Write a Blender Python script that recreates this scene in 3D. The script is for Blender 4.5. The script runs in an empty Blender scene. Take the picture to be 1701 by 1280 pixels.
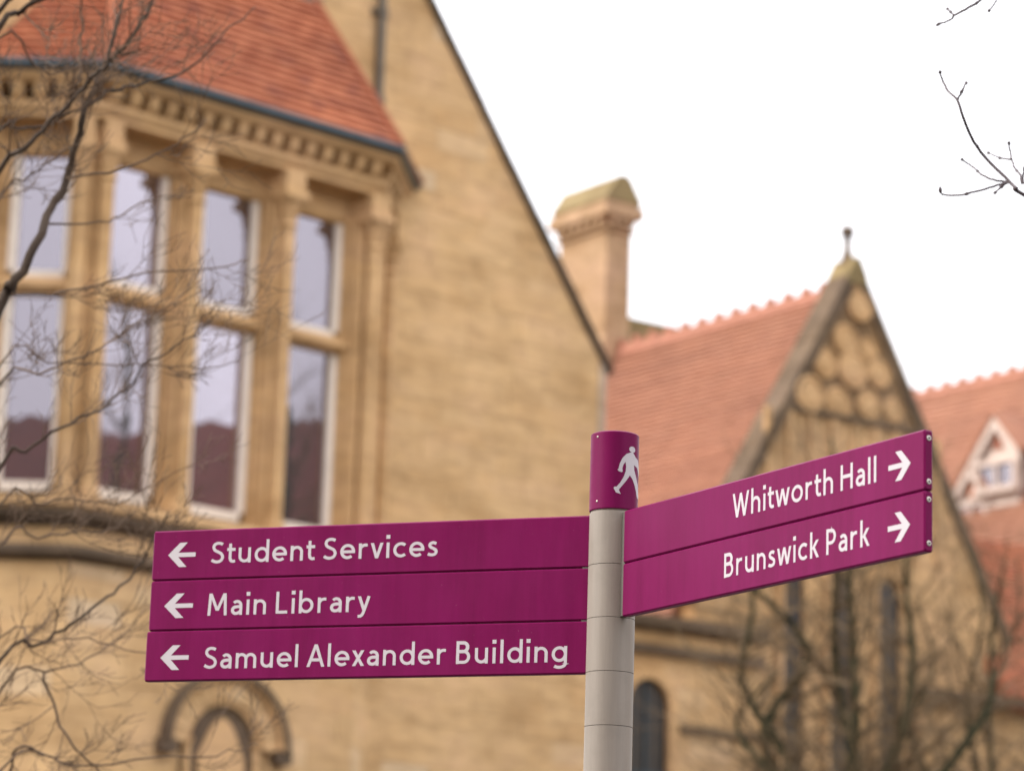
import bpy, bmesh, math, random
from mathutils import Vector, Matrix
random.seed(7)
S = bpy.context.scene
COL = S.collection

# ------------------------------------------------------------------ camera
FPX = 5000.0
PITCH, ROLL = math.radians(12.9), math.radians(1.75)
CAM = Vector((0, 0, 1.6))
FW = Vector((0, math.cos(PITCH), math.sin(PITCH)))
_u = Vector((0, -math.sin(PITCH), math.cos(PITCH)))
_r = Vector((1, 0, 0))
RT = _r * math.cos(ROLL) + _u * math.sin(ROLL)
UP = _u * math.cos(ROLL) - _r * math.sin(ROLL)
cd = bpy.data.cameras.new('camera')
cam = bpy.data.objects.new('camera', cd)
COL.objects.link(cam)
m = Matrix((RT, UP, -FW)).transposed().to_4x4()
m.translation = CAM
cam.matrix_world = m
cd.sensor_fit = 'HORIZONTAL'
cd.sensor_width = 36
cd.lens = FPX / 1701 * 36
cd.clip_start = 0.1
cd.clip_end = 3000
cd.dof.use_dof = True
cd.dof.focus_distance = 6.62
cd.dof.aperture_fstop = 3.5
cd.dof.aperture_blades = 9
S.camera = cam

# ------------------------------------------------------------------ sky, sun, exposure
SUN_EL, SUN_AZ = math.radians(33), math.radians(-96)      # azimuth clockwise from +Y; the light comes from the left
w = bpy.data.worlds.new('World')
S.world = w
w.use_nodes = True
nt = w.node_tree
nt.nodes.clear()
sky = nt.nodes.new('ShaderNodeTexSky')
sky.sky_type = 'NISHITA'
sky.sun_disc = False
sky.sun_elevation = SUN_EL
sky.sun_rotation = SUN_AZ
sky.air_density = 1.6
sky.dust_density = 4.0
mixw = nt.nodes.new('ShaderNodeMixRGB')
mixw.inputs[0].default_value = 0.92
mixw.inputs[2].default_value = (9.6, 9.55, 9.9, 1)          # the even cloud layer
bg = nt.nodes.new('ShaderNodeBackground')
bg.inputs[1].default_value = 0.09
ow = nt.nodes.new('ShaderNodeOutputWorld')
tcw = nt.nodes.new('ShaderNodeTexCoord'); spw = nt.nodes.new('ShaderNodeSeparateXYZ')
nt.links.new(tcw.outputs['Generated'], spw.inputs[0])
ovc = nt.nodes.new('ShaderNodeMapRange')                     # overcast sky: zenith three times the horizon
ovc.inputs['From Min'].default_value = 0.0; ovc.inputs['From Max'].default_value = 1.0
ovc.inputs['To Min'].default_value = 0.54; ovc.inputs['To Max'].default_value = 1.62
nt.links.new(spw.outputs['Z'], ovc.inputs['Value'])
nw = nt.nodes.new('ShaderNodeTexNoise'); nw.inputs['Scale'].default_value = 3.0; nw.inputs['Detail'].default_value = 5
nt.links.new(tcw.outputs['Generated'], nw.inputs['Vector'])
cl = nt.nodes.new('ShaderNodeMapRange'); cl.inputs['To Min'].default_value = 0.85; cl.inputs['To Max'].default_value = 1.15
nt.links.new(nw.outputs['Fac'], cl.inputs['Value'])
mm = nt.nodes.new('ShaderNodeMath'); mm.operation = 'MULTIPLY'
nt.links.new(ovc.outputs[0], mm.inputs[0]); nt.links.new(cl.outputs[0], mm.inputs[1])
nt.links.new(sky.outputs[0], mixw.inputs[1])
vm = nt.nodes.new('ShaderNodeVectorMath'); vm.operation = 'SCALE'
nt.links.new(mixw.outputs[0], vm.inputs[0]); nt.links.new(mm.outputs[0], vm.inputs['Scale'])
nt.links.new(vm.outputs[0], bg.inputs[0])
nt.links.new(bg.outputs[0], ow.inputs[0])
sl = bpy.data.lights.new('sun', 'SUN')
sl.energy = 1.5
sl.angle = math.radians(28)
sl.color = (1.0, 0.93, 0.84)
so = bpy.data.objects.new('sun', sl)
COL.objects.link(so)
sd = Vector((math.sin(SUN_AZ) * math.cos(SUN_EL), math.cos(SUN_AZ) * math.cos(SUN_EL), math.sin(SUN_EL)))
so.rotation_euler = sd.to_track_quat('Z', 'Y').to_euler()
so.location = (-20, -10, 30)
S.view_settings.view_transform = 'Standard'
S.view_settings.look = 'None'
S.view_settings.exposure = 1.5
S.view_settings.gamma = 1
S.view_settings.use_curve_mapping = False
S.render.engine = 'CYCLES'


# ------------------------------------------------------------------ helpers
def ray(x, y):
    return (FW * FPX + RT * (x - 850.5) + UP * (640 - y)).normalized()

def proj(p):
    v = Vector(p) - CAM
    k = v.dot(FW)
    return 850.5 + FPX * v.dot(RT) / k, 640 - FPX * v.dot(UP) / k, k

def at_depth(x, y, dep):
    d = ray(x, y)
    return CAM + d * (dep / d.dot(FW))

def dirn(deg):
    t = math.radians(deg)
    return Vector((math.sin(t), math.cos(t), 0))

class Frame:
    """wall frame: u along the wall, d out of the wall towards the viewer, z up"""
    def __init__(s, o, deg):
        s.o = Vector((o[0], o[1], 0)); s.g = dirn(deg); s.n = Vector((s.g.y, -s.g.x, 0)); s.deg = deg
    def __call__(s, u, d, z):
        return s.o + s.g * u + s.n * d + Vector((0, 0, z))
    def uz(s, x, y, d=0.0):
        r = ray(x, y); p0 = s.o + s.n * d
        t = (p0 - CAM).dot(s.n) / r.dot(s.n)
        q = CAM + r * t
        return (q - s.o).dot(s.g), q.z

def tag(o, label=None, cat=None, group=None, kind=None):
    if label: o['label'] = label
    if cat: o['category'] = cat
    if group: o['group'] = group
    if kind: o['kind'] = kind
    return o

def empty(name, loc=(0, 0, 0)):
    o = bpy.data.objects.new(name, None)
    o.empty_display_size = 0.2
    o.location = loc
    COL.objects.link(o)
    return o

def obj(name, verts, faces, mat, parent=None, smooth=False, recalc=True, kind=None):
    me = bpy.data.meshes.new(name)
    me.from_pydata([tuple(v) for v in verts], [], faces)
    if recalc:
        bm = bmesh.new(); bm.from_mesh(me)
        bmesh.ops.recalc_face_normals(bm, faces=bm.faces)
        bm.to_mesh(me); bm.free()
    if smooth:
        me.polygons.foreach_set('use_smooth', [True] * len(me.polygons))
    me.materials.append(mat)
    o = bpy.data.objects.new(name, me)
    COL.objects.link(o)
    if parent:
        o.parent = parent
        o.matrix_parent_inverse = Matrix.Translation(parent.location).inverted() if parent.type == 'EMPTY' else Matrix()
    if kind: o['kind'] = kind
    return o

class MB:
    def __init__(s): s.v = []; s.f = []
    def add(s, v, f):
        k = len(s.v); s.v += [Vector(q) for q in v]; s.f += [tuple(i + k for i in q) for q in f]
        return s
    def prism(s, poly, fr, d0, d1):
        n = len(poly)
        v = [fr(u, d0, z) for u, z in poly] + [fr(u, d1, z) for u, z in poly]
        f = [tuple(range(n))[::-1], tuple(range(n, 2 * n))] + [(i, (i + 1) % n, n + (i + 1) % n, n + i) for i in range(n)]
        return s.add(v, f)
    def box(s, fr, u0, u1, d0, d1, z0, z1):
        return s.prism([(u0, z0), (u1, z0), (u1, z1), (u0, z1)], fr, d0, d1)
    def plan(s, pts, z0, z1):
        n = len(pts)
        v = [Vector((p[0], p[1], z0)) for p in pts] + [Vector((p[0], p[1], z1)) for p in pts]
        f = [tuple(range(n))[::-1], tuple(range(n, 2 * n))] + [(i, (i + 1) % n, n + (i + 1) % n, n + i) for i in range(n)]
        return s.add(v, f)
    def lathe(s, prof, c, n=20, axis=None, a0=0, caps=True):
        ax = Vector(axis).normalized() if axis else Vector((0, 0, 1))
        e1 = ax.orthogonal().normalized(); e2 = ax.cross(e1)
        c = Vector(c); v = []; f = []
        for r, h in prof:
            for i in range(n):
                a = a0 + 2 * math.pi * i / n
                v.append(c + ax * h + (e1 * math.cos(a) + e2 * math.sin(a)) * r)
        for k in range(len(prof) - 1):
            for i in range(n):
                j = (i + 1) % n
                f.append((k * n + i, k * n + j, (k + 1) * n + j, (k + 1) * n + i))
        if caps:
            f.append(tuple(range(n))[::-1]); f.append(tuple(range((len(prof) - 1) * n, len(prof) * n)))
        return s.add(v, f)
    def tube(s, pts, rad, n=6):
        pts = [Vector(p) for p in pts]
        v = []; f = []; k = len(pts)
        t0 = (pts[1] - pts[0]).normalized(); e1 = t0.orthogonal().normalized()
        for i in range(k):
            t = (pts[min(i + 1, k - 1)] - pts[max(i - 1, 0)])
            t = t.normalized() if t.length > 1e-9 else t0
            e1 = (e1 - t * e1.dot(t)); e1 = e1.normalized() if e1.length > 1e-6 else t.orthogonal().normalized()
            e2 = t.cross(e1); r = rad[i] if not isinstance(rad, (int, float)) else rad
            for j in range(n):
                a = 2 * math.pi * j / n
                v.append(pts[i] + (e1 * math.cos(a) + e2 * math.sin(a)) * r)
        for i in range(k - 1):
            for j in range(n):
                q = (j + 1) % n
                f.append((i * n + j, i * n + q, (i + 1) * n + q, (i + 1) * n + j))
        f.append(tuple(range(n))[::-1]); f.append(tuple(range((k - 1) * n, k * n)))
        return s.add(v, f)
    def build(s, name, mat, parent=None, **kw):
        return obj(name, s.v, s.f, mat, parent, **kw)

def clip(poly, a, b, c):                      # keep a*x + b*y <= c
    out = []
    for i in range(len(poly)):
        p, q = poly[i], poly[(i + 1) % len(poly)]
        dp, dq = a * p[0] + b * p[1] - c, a * q[0] + b * q[1] - c
        if dp <= 0: out.append(p)
        if (dp < 0 < dq) or (dq < 0 < dp):
            t = dp / (dp - dq); out.append((p[0] + (q[0] - p[0]) * t, p[1] + (q[1] - p[1]) * t))
    return out

def clip_poly(poly, conv):                    # conv counter-clockwise
    for i in range(len(conv)):
        (x0, y0), (x1, y1) = conv[i], conv[(i + 1) % len(conv)]
        a, b = y1 - y0, -(x1 - x0)
        poly = clip(poly, a, b, a * x0 + b * y0)
        if len(poly) < 3: return []
    return poly

def area(p):
    return abs(sum(p[i][0] * p[(i + 1) % len(p)][1] - p[(i + 1) % len(p)][0] * p[i][1] for i in range(len(p)))) / 2

# ------------------------------------------------------------------ materials
def mat(name):
    m = bpy.data.materials.new(name); m.use_nodes = True
    t = m.node_tree; b = t.nodes['Principled BSDF']
    return m, t, b

def N(t, kind, **kw):
    n = t.nodes.new(kind)
    for k, v in kw.items(): setattr(n, k, v)
    return n

def ramp(t, fac, stops):
    r = N(t, 'ShaderNodeValToRGB'); cr = r.color_ramp
    while len(cr.elements) < len(stops): cr.elements.new(0.5)
    for e, (p, c) in zip(cr.elements, stops): e.position = p; e.color = (*c, 1)
    t.links.new(fac, r.inputs[0]); return r.outputs[0]

def piece_random(t):
    a = N(t, 'ShaderNodeObjectInfo'); g = N(t, 'ShaderNodeNewGeometry')
    s = N(t, 'ShaderNodeMath', operation='ADD'); fr = N(t, 'ShaderNodeMath', operation='FRACT')
    t.links.new(a.outputs['Random'], s.inputs[0]); t.links.new(g.outputs['Random Per Island'], s.inputs[1])
    t.links.new(s.outputs[0], fr.inputs[0]); return fr.outputs[0]

def pos(t): return N(t, 'ShaderNodeNewGeometry').outputs['Position']

def noise(t, scale, detail=4, rough=0.6, vec=None, stretch=None):
    n = N(t, 'ShaderNodeTexNoise'); n.inputs['Scale'].default_value = scale
    n.inputs['Detail'].default_value = detail; n.inputs['Roughness'].default_value = rough
    v = vec or pos(t)
    if stretch:
        mp = N(t, 'ShaderNodeMapping'); mp.inputs['Scale'].default_value = stretch
        t.links.new(v, mp.inputs[0]); v = mp.outputs[0]
    t.links.new(v, n.inputs['Vector']); return n.outputs['Fac']

def mixc(t, fac, a, b, mode='MIX'):
    n = N(t, 'ShaderNodeMixRGB', blend_type=mode)
    for k, x in ((0, fac), (1, a), (2, b)):
        if isinstance(x, (int, float)): n.inputs[k].default_value = x
        elif isinstance(x, tuple): n.inputs[k].default_value = (*x, 1)
        else: t.links.new(x, n.inputs[k])
    return n.outputs[0]

def bump(t, b, h, strength, dist):
    n = N(t, 'ShaderNodeBump'); n.inputs['Strength'].default_value = strength; n.inputs['Distance'].default_value = dist
    t.links.new(h, n.inputs['Height']); t.links.new(n.outputs[0], b.inputs['Normal'])

def stone_mat(name, stops, dirt=(0.10, 0.075, 0.05), dirt_at=(0.56, 0.74), dirt_amt=0.55, rand=True):
    m, t, b = mat(name)
    if rand: c = ramp(t, piece_random(t), stops)
    else: c = ramp(t, noise(t, 1.3, 3), stops)
    streak = ramp(t, noise(t, 3.0, 5, 0.65, stretch=(1, 1, 3.2)), [(0.3, (0.72, 0.7, 0.68)), (0.5, (1, 1, 1)), (0.75, (1.18, 1.16, 1.12))])
    c = mixc(t, 0.8, c, streak, 'MULTIPLY')
    d = ramp(t, noise(t, 0.55, 6, 0.7), [(dirt_at[0], (0, 0, 0)), (dirt_at[1], (1, 1, 1))])
    dm = N(t, 'ShaderNodeMath', operation='MULTIPLY'); t.links.new(d, dm.inputs[0]); dm.inputs[1].default_value = dirt_amt
    c = mixc(t, dm.outputs[0], c, dirt)
    pt = ramp(t, noise(t, 0.8, 4, 0.6, stretch=(1, 1, 1.9)), [(0.34, (0.80, 0.76, 0.70)), (0.5, (1, 1, 1)), (0.68, (1.07, 1.06, 1.16))])
    c = mixc(t, 0.85, c, pt, 'MULTIPLY')
    t.links.new(c, b.inputs['Base Color'])
    b.inputs['Roughness'].default_value = 0.9
    b.inputs['Specular IOR Level'].default_value = 0.2
    bump(t, b, noise(t, 26, 6, 0.7), 0.5, 0.02)
    return m

def tile_mat(name, stops):
    m, t, b = mat(name)
    c = ramp(t, piece_random(t), stops)
    d = ramp(t, noise(t, 0.9, 6, 0.7), [(0.35, (1.1, 1.08, 1.05)), (0.55, (1, 1, 1)), (0.78, (0.62, 0.6, 0.62))])
    c = mixc(t, 0.8, c, d, 'MULTIPLY')
    cs = ramp(t, noise(t, 1.0, 2, 0.5, stretch=(0.35, 0.35, 7.0)), [(0.3, (0.80, 0.78, 0.78)), (0.7, (1.15, 1.15, 1.12))])
    c = mixc(t, 0.7, c, cs, 'MULTIPLY')
    t.links.new(c, b.inputs['Base Color']); b.inputs['Roughness'].default_value = 0.8
    b.inputs['Specular IOR Level'].default_value = 0.3
    bump(t, b, noise(t, 60, 4), 0.3, 0.01)
    return m

def plain(name, col, rough=0.5, var=0.12, scale=6, metallic=0.0, spec=0.5, bmp=0.0, bscale=80):
    m, t, b = mat(name)
    f = noise(t, scale, 5)
    lo = tuple(x * (1 - var) for x in col); hi = tuple(min(1, x * (1 + var)) for x in col)
    t.links.new(ramp(t, f, [(0.3, lo), (0.7, hi)]), b.inputs['Base Color'])
    b.inputs['Roughness'].default_value = rough; b.inputs['Metallic'].default_value = metallic
    b.inputs['Specular IOR Level'].default_value = spec
    if bmp: bump(t, b, noise(t, bscale, 4), bmp, 0.01)
    return m

def glass_mat(name, tint, refl, dark):
    m, t, b = mat(name)
    b.inputs['Base Color'].default_value = (*dark, 1); b.inputs['Roughness'].default_value = 0.3
    g = N(t, 'ShaderNodeBsdfGlossy'); g.inputs['Color'].default_value = (*tint, 1); g.inputs['Roughness'].default_value = 0.015
    mx = N(t, 'ShaderNodeMixShader'); lw = N(t, 'ShaderNodeFresnel'); lw.inputs['IOR'].default_value = 1.5
    ad = N(t, 'ShaderNodeMath', operation='ADD'); ad.inputs[1].default_value = refl; ad.use_clamp = True
    t.links.new(lw.outputs[0], ad.inputs[0]); t.links.new(ad.outputs[0], mx.inputs[0])
    bp = N(t, 'ShaderNodeBump'); bp.inputs['Strength'].default_value = 0.06; bp.inputs['Distance'].default_value = 0.02
    t.links.new(noise(t, 2.2, 2, 0.4), bp.inputs['Height']); t.links.new(bp.outputs[0], g.inputs['Normal'])
    t.links.new(b.outputs[0], mx.inputs[1]); t.links.new(g.outputs[0], mx.inputs[2])
    t.links.new(mx.outputs[0], t.nodes['Material Output'].inputs[0])
    return m

SAND = [(0.0, (0.525, 0.342, 0.172)), (0.3, (0.555, 0.365, 0.185)), (0.6, (0.575, 0.382, 0.197)), (0.86, (0.545, 0.348, 0.170)), (0.95, (0.585, 0.41, 0.235)), (1.0, (0.60, 0.45, 0.29))]
M_STONE = stone_mat('sandstone', SAND, dirt=(0.33, 0.205, 0.10), dirt_at=(0.48, 0.72), dirt_amt=0.5)
M_TRIM = stone_mat('dressed_sandstone', [(0.3, (0.485, 0.305, 0.148)), (0.7, (0.565, 0.365, 0.182))], rand=False, dirt=(0.20, 0.12, 0.06), dirt_at=(0.5, 0.7), dirt_amt=0.55)
M_MORTAR = stone_mat('mortar', [(0.3, (0.47, 0.305, 0.15)), (0.7, (0.53, 0.35, 0.175))], rand=False, dirt=(0.33, 0.205, 0.10))
M_STONE2 = stone_mat('weathered_sandstone', [(0.0, (0.43, 0.27, 0.13)), (0.5, (0.54, 0.35, 0.175)), (1.0, (0.47, 0.30, 0.15))], dirt=(0.10, 0.07, 0.045), dirt_at=(0.5, 0.74), dirt_amt=0.65)
M_TRIM2 = stone_mat('weathered_trim', [(0.3, (0.47, 0.30, 0.15)), (0.7, (0.57, 0.37, 0.19))], rand=False, dirt=(0.10, 0.07, 0.045), dirt_at=(0.52, 0.74), dirt_amt=0.6)
M_PANEL = stone_mat('dark_panel', [(0.3, (0.16, 0.10, 0.055)), (0.7, (0.26, 0.17, 0.09))], rand=False, dirt=(0.07, 0.05, 0.03))  # darker than the carved roundels in front of it
M_PALE = stone_mat('chimney_stone', [(0.3, (0.335, 0.218, 0.125)), (0.7, (0.385, 0.258, 0.152))], rand=False, dirt_amt=0.3)
M_COPING = stone_mat('dark_coping', [(0.3, (0.05, 0.032, 0.02)), (0.7, (0.08, 0.054, 0.034))], rand=False, dirt=(0.03, 0.02, 0.015))  # very dark brown over the whole coping
M_SOOT_SHADE = stone_mat('soot_shade_stone', [(0.3, (0.085, 0.06, 0.04)), (0.7, (0.15, 0.105, 0.066))], rand=False, dirt=(0.04, 0.03, 0.025))  # soot on weathered copings; painted shade at bay sill, corbel gaps and arch recess
M_MOSS = stone_mat('mossy_stone', [(0.3, (0.17, 0.125, 0.058)), (0.7, (0.23, 0.175, 0.085))], rand=False, dirt=(0.11, 0.10, 0.05))
M_TILE = tile_mat('red_tile', [(0.0, (0.28, 0.082, 0.038)), (0.35, (0.36, 0.118, 0.058)), (0.7, (0.41, 0.145, 0.072)), (0.9, (0.30, 0.096, 0.05)), (1.0, (0.23, 0.074, 0.045))])
M_TILE2 = tile_mat('orange_tile', [(0.0, (0.255, 0.112, 0.068)), (0.5, (0.295, 0.137, 0.085)), (1.0, (0.27, 0.122, 0.074))])
M_TILE3 = tile_mat('old_dark_tile', [(0.0, (0.085, 0.026, 0.020)), (0.6, (0.115, 0.036, 0.026)), (1.0, (0.07, 0.024, 0.02))])
M_KNEEL = stone_mat('grey_stone', [(0.3, (0.43, 0.33, 0.24)), (0.7, (0.48, 0.37, 0.27))], rand=False)
M_RIDGE = plain('ridge_terracotta', (0.28, 0.11, 0.065), 0.8, 0.2)
M_GUTTER = plain('painted_gutter', (0.022, 0.042, 0.055), 0.35, 0.2)
M_WHITE = plain('white_paint', (0.72, 0.64, 0.55), 0.5, 0.06)
M_CREAM = plain('weathered_white_paint', (0.50, 0.40, 0.345), 0.6, 0.1)
M_GLASS = glass_mat('window_glass', (0.90, 0.83, 0.95), 0.22, (0.012, 0.008, 0.010))
M_GLASS2 = glass_mat('dark_glass', (0.35, 0.42, 0.5), 0.0, (0.016, 0.022, 0.028))
M_PIPE = plain('old_pipe', (0.10, 0.08, 0.055), 0.6, 0.3)
M_BARK = plain('bark', (0.075, 0.055, 0.042), 0.9, 0.35, 14, spec=0.2, bmp=0.6, bscale=60)
M_TWIG = plain('twig_bark', (0.13, 0.088, 0.06), 0.85, 0.3, 10, spec=0.2)
M_TWIGR = plain('grey_twig_bark', (0.09, 0.075, 0.08), 0.85, 0.3, 10, spec=0.2)
M_IVY = plain('mossy_bark', (0.032, 0.033, 0.018), 0.95, 0.35, 8, spec=0.1, bmp=0.7, bscale=40)
M_DEAD = plain('brown_twigs', (0.15, 0.105, 0.062), 0.9, 0.3, 6, spec=0.1)
M_GROUND = plain('paving', (0.06, 0.054, 0.048), 0.9, 0.2, 1.2, bmp=0.4, bscale=12)
M_GRASS = plain('lawn', (0.045, 0.06, 0.02), 0.95, 0.3, 3, bmp=0.5, bscale=30)

def purple():
    m, t, b = mat('purple_enamel')
    f = noise(t, 5, 6, 0.65, stretch=(1, 1, 0.35))
    c = ramp(t, f, [(0.32, (0.124, 0.0042, 0.050)), (0.68, (0.152, 0.0062, 0.067))])
    st = ramp(t, noise(t, 30, 4, 0.7, stretch=(1, 1, 0.08)), [(0.35, (0.86, 0.86, 0.86)), (0.6, (1.06, 1.06, 1.06))])
    c = mixc(t, 0.55, c, st, 'MULTIPLY')
    dk = ramp(t, noise(t, 170, 2, 0.5), [(0.74, (0, 0, 0)), (0.80, (0.35, 0.35, 0.35))])
    c = mixc(t, dk, c, (0.28, 0.12, 0.18))
    t.links.new(c, b.inputs['Base Color'])
    r = ramp(t, noise(t, 9, 5, 0.7), [(0.3, (0.34, 0.34, 0.34)), (0.7, (0.46, 0.46, 0.46))])
    t.links.new(r, b.inputs['Roughness'])
    b.inputs['Specular IOR Level'].default_value = 0.075
    bump(t, b, noise(t, 3, 2), 0.05, 0.01)
    return m
M_PURPLE = purple()
M_LETTER = plain('white_vinyl', (0.42, 0.39, 0.42), 0.55, 0.03)
M_POLE = plain('grey_pole_paint', (0.228, 0.197, 0.168), 0.5, 0.08, 5, spec=0.25)
def pole_paint():
    m, t, b = mat('grey_pole_enamel')
    c = ramp(t, noise(t, 40, 5, 0.7, stretch=(1, 1, 0.06)), [(0.3, (0.218, 0.190, 0.163)), (0.65, (0.256, 0.224, 0.193))])
    g = ramp(t, noise(t, 6, 6, 0.7), [(0.5, (0, 0, 0)), (0.75, (0.3, 0.3, 0.3))])
    c = mixc(t, g, c, (0.13, 0.115, 0.095))
    t.links.new(c, b.inputs['Base Color']); b.inputs['Roughness'].default_value = 0.5
    b.inputs['Specular IOR Level'].default_value = 0.25
    return m
M_POLE = pole_paint()
M_SEAM = plain('dark_seam', (0.085, 0.075, 0.064), 0.7)
M_STEEL = plain('screw_steel', (0.42, 0.39, 0.35), 0.35, 0.15, 60, metallic=1.0)
M_HOLE = plain('socket', (0.02, 0.02, 0.02), 0.8)

# ------------------------------------------------------------------ ground
def sheet(name, x0, x1, y0, y1, z, mt, label):
    o = obj(name, [(x0, y0, z), (x1, y0, z), (x1, y1, z), (x0, y1, z)], [(0, 1, 2, 3)], mt)
    tag(o, label, 'ground', kind='structure'); return o
sheet('ground', -900, 900, -900, 1500, 0, M_GRASS, 'open ground spreading around the buildings')
sheet('pavement', -40, 40, -60, 90, 0.004, M_GROUND, 'grey paved court under the fingerpost')

# ------------------------------------------------------------------ shared builders
def slab(poly, fr, d0, d1, ch):
    """one dressed stone: chamfered front, open back inside the wall"""
    n = len(poly); cx = sum(p[0] for p in poly) / n; cy = sum(p[1] for p in poly) / n
    w_ = max(p[0] for p in poly) - min(p[0] for p in poly); h_ = max(p[1] for p in poly) - min(p[1] for p in poly)
    fx, fy = max(0.5, 1 - 2 * ch / max(w_, 1e-3)), max(0.5, 1 - 2 * ch / max(h_, 1e-3))
    ins = [(cx + (x - cx) * fx, cy + (y - cy) * fy) for x, y in poly]
    v = [fr(x, d0, y) for x, y in poly] + [fr(x, d1 - ch, y) for x, y in poly] + [fr(x, d1, y) for x, y in ins]
    f = [tuple(range(2 * n, 3 * n))]
    for k in (0, n):
        f += [(k + i, k + (i + 1) % n, k + n + (i + 1) % n, k + n + i) for i in range(n)]
    return v, f

STONES = {}
def stones(parent, fr, conv, d, mt, holes=(), hmin=0.2, hmax=0.33, lmin=0.4, lmax=0.95, proud=0.010, gap=0.003, single=True, limit=300):
    """courses of ashlar over a convex wall area; those in view are single parts, the rest one joined part"""
    xs = [p[0] for p in conv]; ys = [p[1] for p in conv]
    z = min(ys); rest = MB()
    while z < max(ys) - 0.05:
        h = random.uniform(hmin, hmax)
        x = min(xs) - random.uniform(0, lmax)
        cuts = [hl(z + h / 2) for hl in holes]
        while x < max(xs):
            l = random.uniform(lmin, lmax)
            segs = [(x + gap / 2, x + l - gap / 2)]
            for c in cuts:
                if not c: continue
                ns = []
                for a, b in segs:
                    if b <= c[0] or a >= c[1]: ns.append((a, b)); continue
                    if a < c[0] - 0.04: ns.append((a, c[0]))
                    if b > c[1] + 0.04: ns.append((c[1], b))
                segs = ns
            for a, b in segs:
                p = clip_poly([(a, z + gap / 2), (b, z + gap / 2), (b, z + h - gap / 2), (a, z + h - gap / 2)], conv)
                if len(p) < 3 or area(p) < 0.006: continue
                pr = proud + random.uniform(-0.003, 0.003)
                v, f = slab(p, fr, d - 0.03, d + pr, 0.003)
                cx = sum(q[0] for q in p) / len(p); cz = sum(q[1] for q in p) / len(p)
                qx, qy, _ = proj(fr(cx, d, cz))
                key = parent.name
                if single and -15 < qx < 1716 and -15 < qy < 1295 and STONES.get(key, 0) < limit:
                    STONES[key] = STONES.get(key, 0) + 1
                    obj('stone', v, f, mt, parent, recalc=False)
                else: rest.add(v, f)
            x += l
        z += h
    if rest.v: rest.build('stonework', mt, parent, recalc=False, kind='stuff')

def tiles(name, parent, O, A, B, conv, mt, gauge=0.115, wid=0.165, thick=0.034):
    """plain clay tiles over a convex area; O origin, A along the courses, B up the slope"""
    A = A.normalized(); B = B.normalized(); Nn = A.cross(B)
    if Nn.z < 0: Nn = -Nn
    mb = MB(); ys = [p[1] for p in conv]; xs = [p[0] for p in conv]
    t = min(ys); k = 0
    while t < max(ys):
        x = min(xs) - wid * (0.5 if k % 2 else 0.02)
        while x < max(xs):
            p = clip_poly([(x + 0.002, t), (x + wid - 0.002, t), (x + wid - 0.002, t + gauge), (x + 0.002, t + gauge)], conv)
            if len(p) >= 3 and area(p) > 1e-4:
                j = random.uniform(-0.004, 0.005); tw = random.uniform(-0.004, 0.004)
                n = len(p); cx = x + wid / 2
                top = [O + A * q[0] + B * q[1] + Nn * (0.004 + (thick + j) * (1 - (q[1] - t) / gauge) + tw * (q[0] - cx) / wid) for q in p]
                bot = [O + A * q[0] + B * q[1] - Nn * 0.01 for q in p]
                mb.add(top + bot, [tuple(range(n))] + [(i, n + i, n + (i + 1) % n, (i + 1) % n) for i in range(n)])
            x += wid
        t += gauge; k += 1
    return mb.build(name, mt, parent, recalc=False, kind='stuff')

def arch_pts(cx, cz, r, a0=0, a1=180, n=16):
    return [(cx + r * math.cos(math.radians(a0 + (a1 - a0) * i / n)), cz + r * math.sin(math.radians(a0 + (a1 - a0) * i / n))) for i in range(n + 1)]

def ring(mb, fr, cx, cz, r0, r1, d0, d1, a0=0, a1=180, n=20):
    o = arch_pts(cx, cz, r1, a0, a1, n); i_ = arch_pts(cx, cz, r0, a0, a1, n)
    for k in range(n):
        mb.prism([i_[k], o[k], o[k + 1], i_[k + 1]], fr, d0, d1)

# ================================================================== BUILDING WITH THE BAY WINDOW
GZ = 11.77
KBC = at_depth(668, 245, 34.0)
FB = Frame(KBC, 47.8)
LB = 4.02
KAB = FB(-LB, 0, 0)
FA = Frame(KAB, 91.8)
FC = Frame(KBC, 7.2)
LC = 1.48
D_G = (FC(LC, 0, 0) - FB.o).dot(FB.n)          # gable wall plane, about -0.97
FG = Frame(FB(0, D_G, 0), 47.8)                # gable wall frame
hall = empty('stone_building', FB(-2, -1, 0))
tag(hall, 'golden sandstone building with tall canted bay window and steep coped gable wall', 'building')

def line_x(p, a, q, b):
    den = a.x * b.y - a.y * b.x
    t = ((q.x - p.x) * b.y - (q.y - p.y) * b.x) / den
    return p + a * t

def bay(e):
    """plan of the bay set in by e: gable wall, A face, B face, C face, gable wall"""
    a, b, c = FA(0, -e, 0), FB(0, -e, 0), FC(0, -e, 0)
    ab = line_x(a, FA.g, b, FB.g); bc = line_x(b, FB.g, c, FC.g)
    gp = FG(0, 0.0, 0)
    return [FA(-2.7, -e, 0), ab, bc, line_x(c, FC.g, gp, FG.g)]

def sweep(prof, name, mt, parent=hall, push=0.05):
    """a moulding: profile (e, z) carried round the bay"""
    mb = MB(); n = len(prof); k = 4; rows = []
    for e, z in prof:
        r = bay(e); r[3] = r[3] - FG.n * push
        rows.append([Vector((q.x, q.y, z)) for q in r])
    v = [q for r in rows for q in r]
    f = []
    for i in range(n):
        for j in range(k - 1):
            ii = (i + 1) % n
            f.append((i * k + j, i * k + j + 1, ii * k + j + 1, ii * k + j))
    f.append(tuple(i * k for i in range(n))); f.append(tuple(i * k + k - 1 for i in range(n)))
    return mb.add(v, f).build(name, mt, parent)

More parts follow.
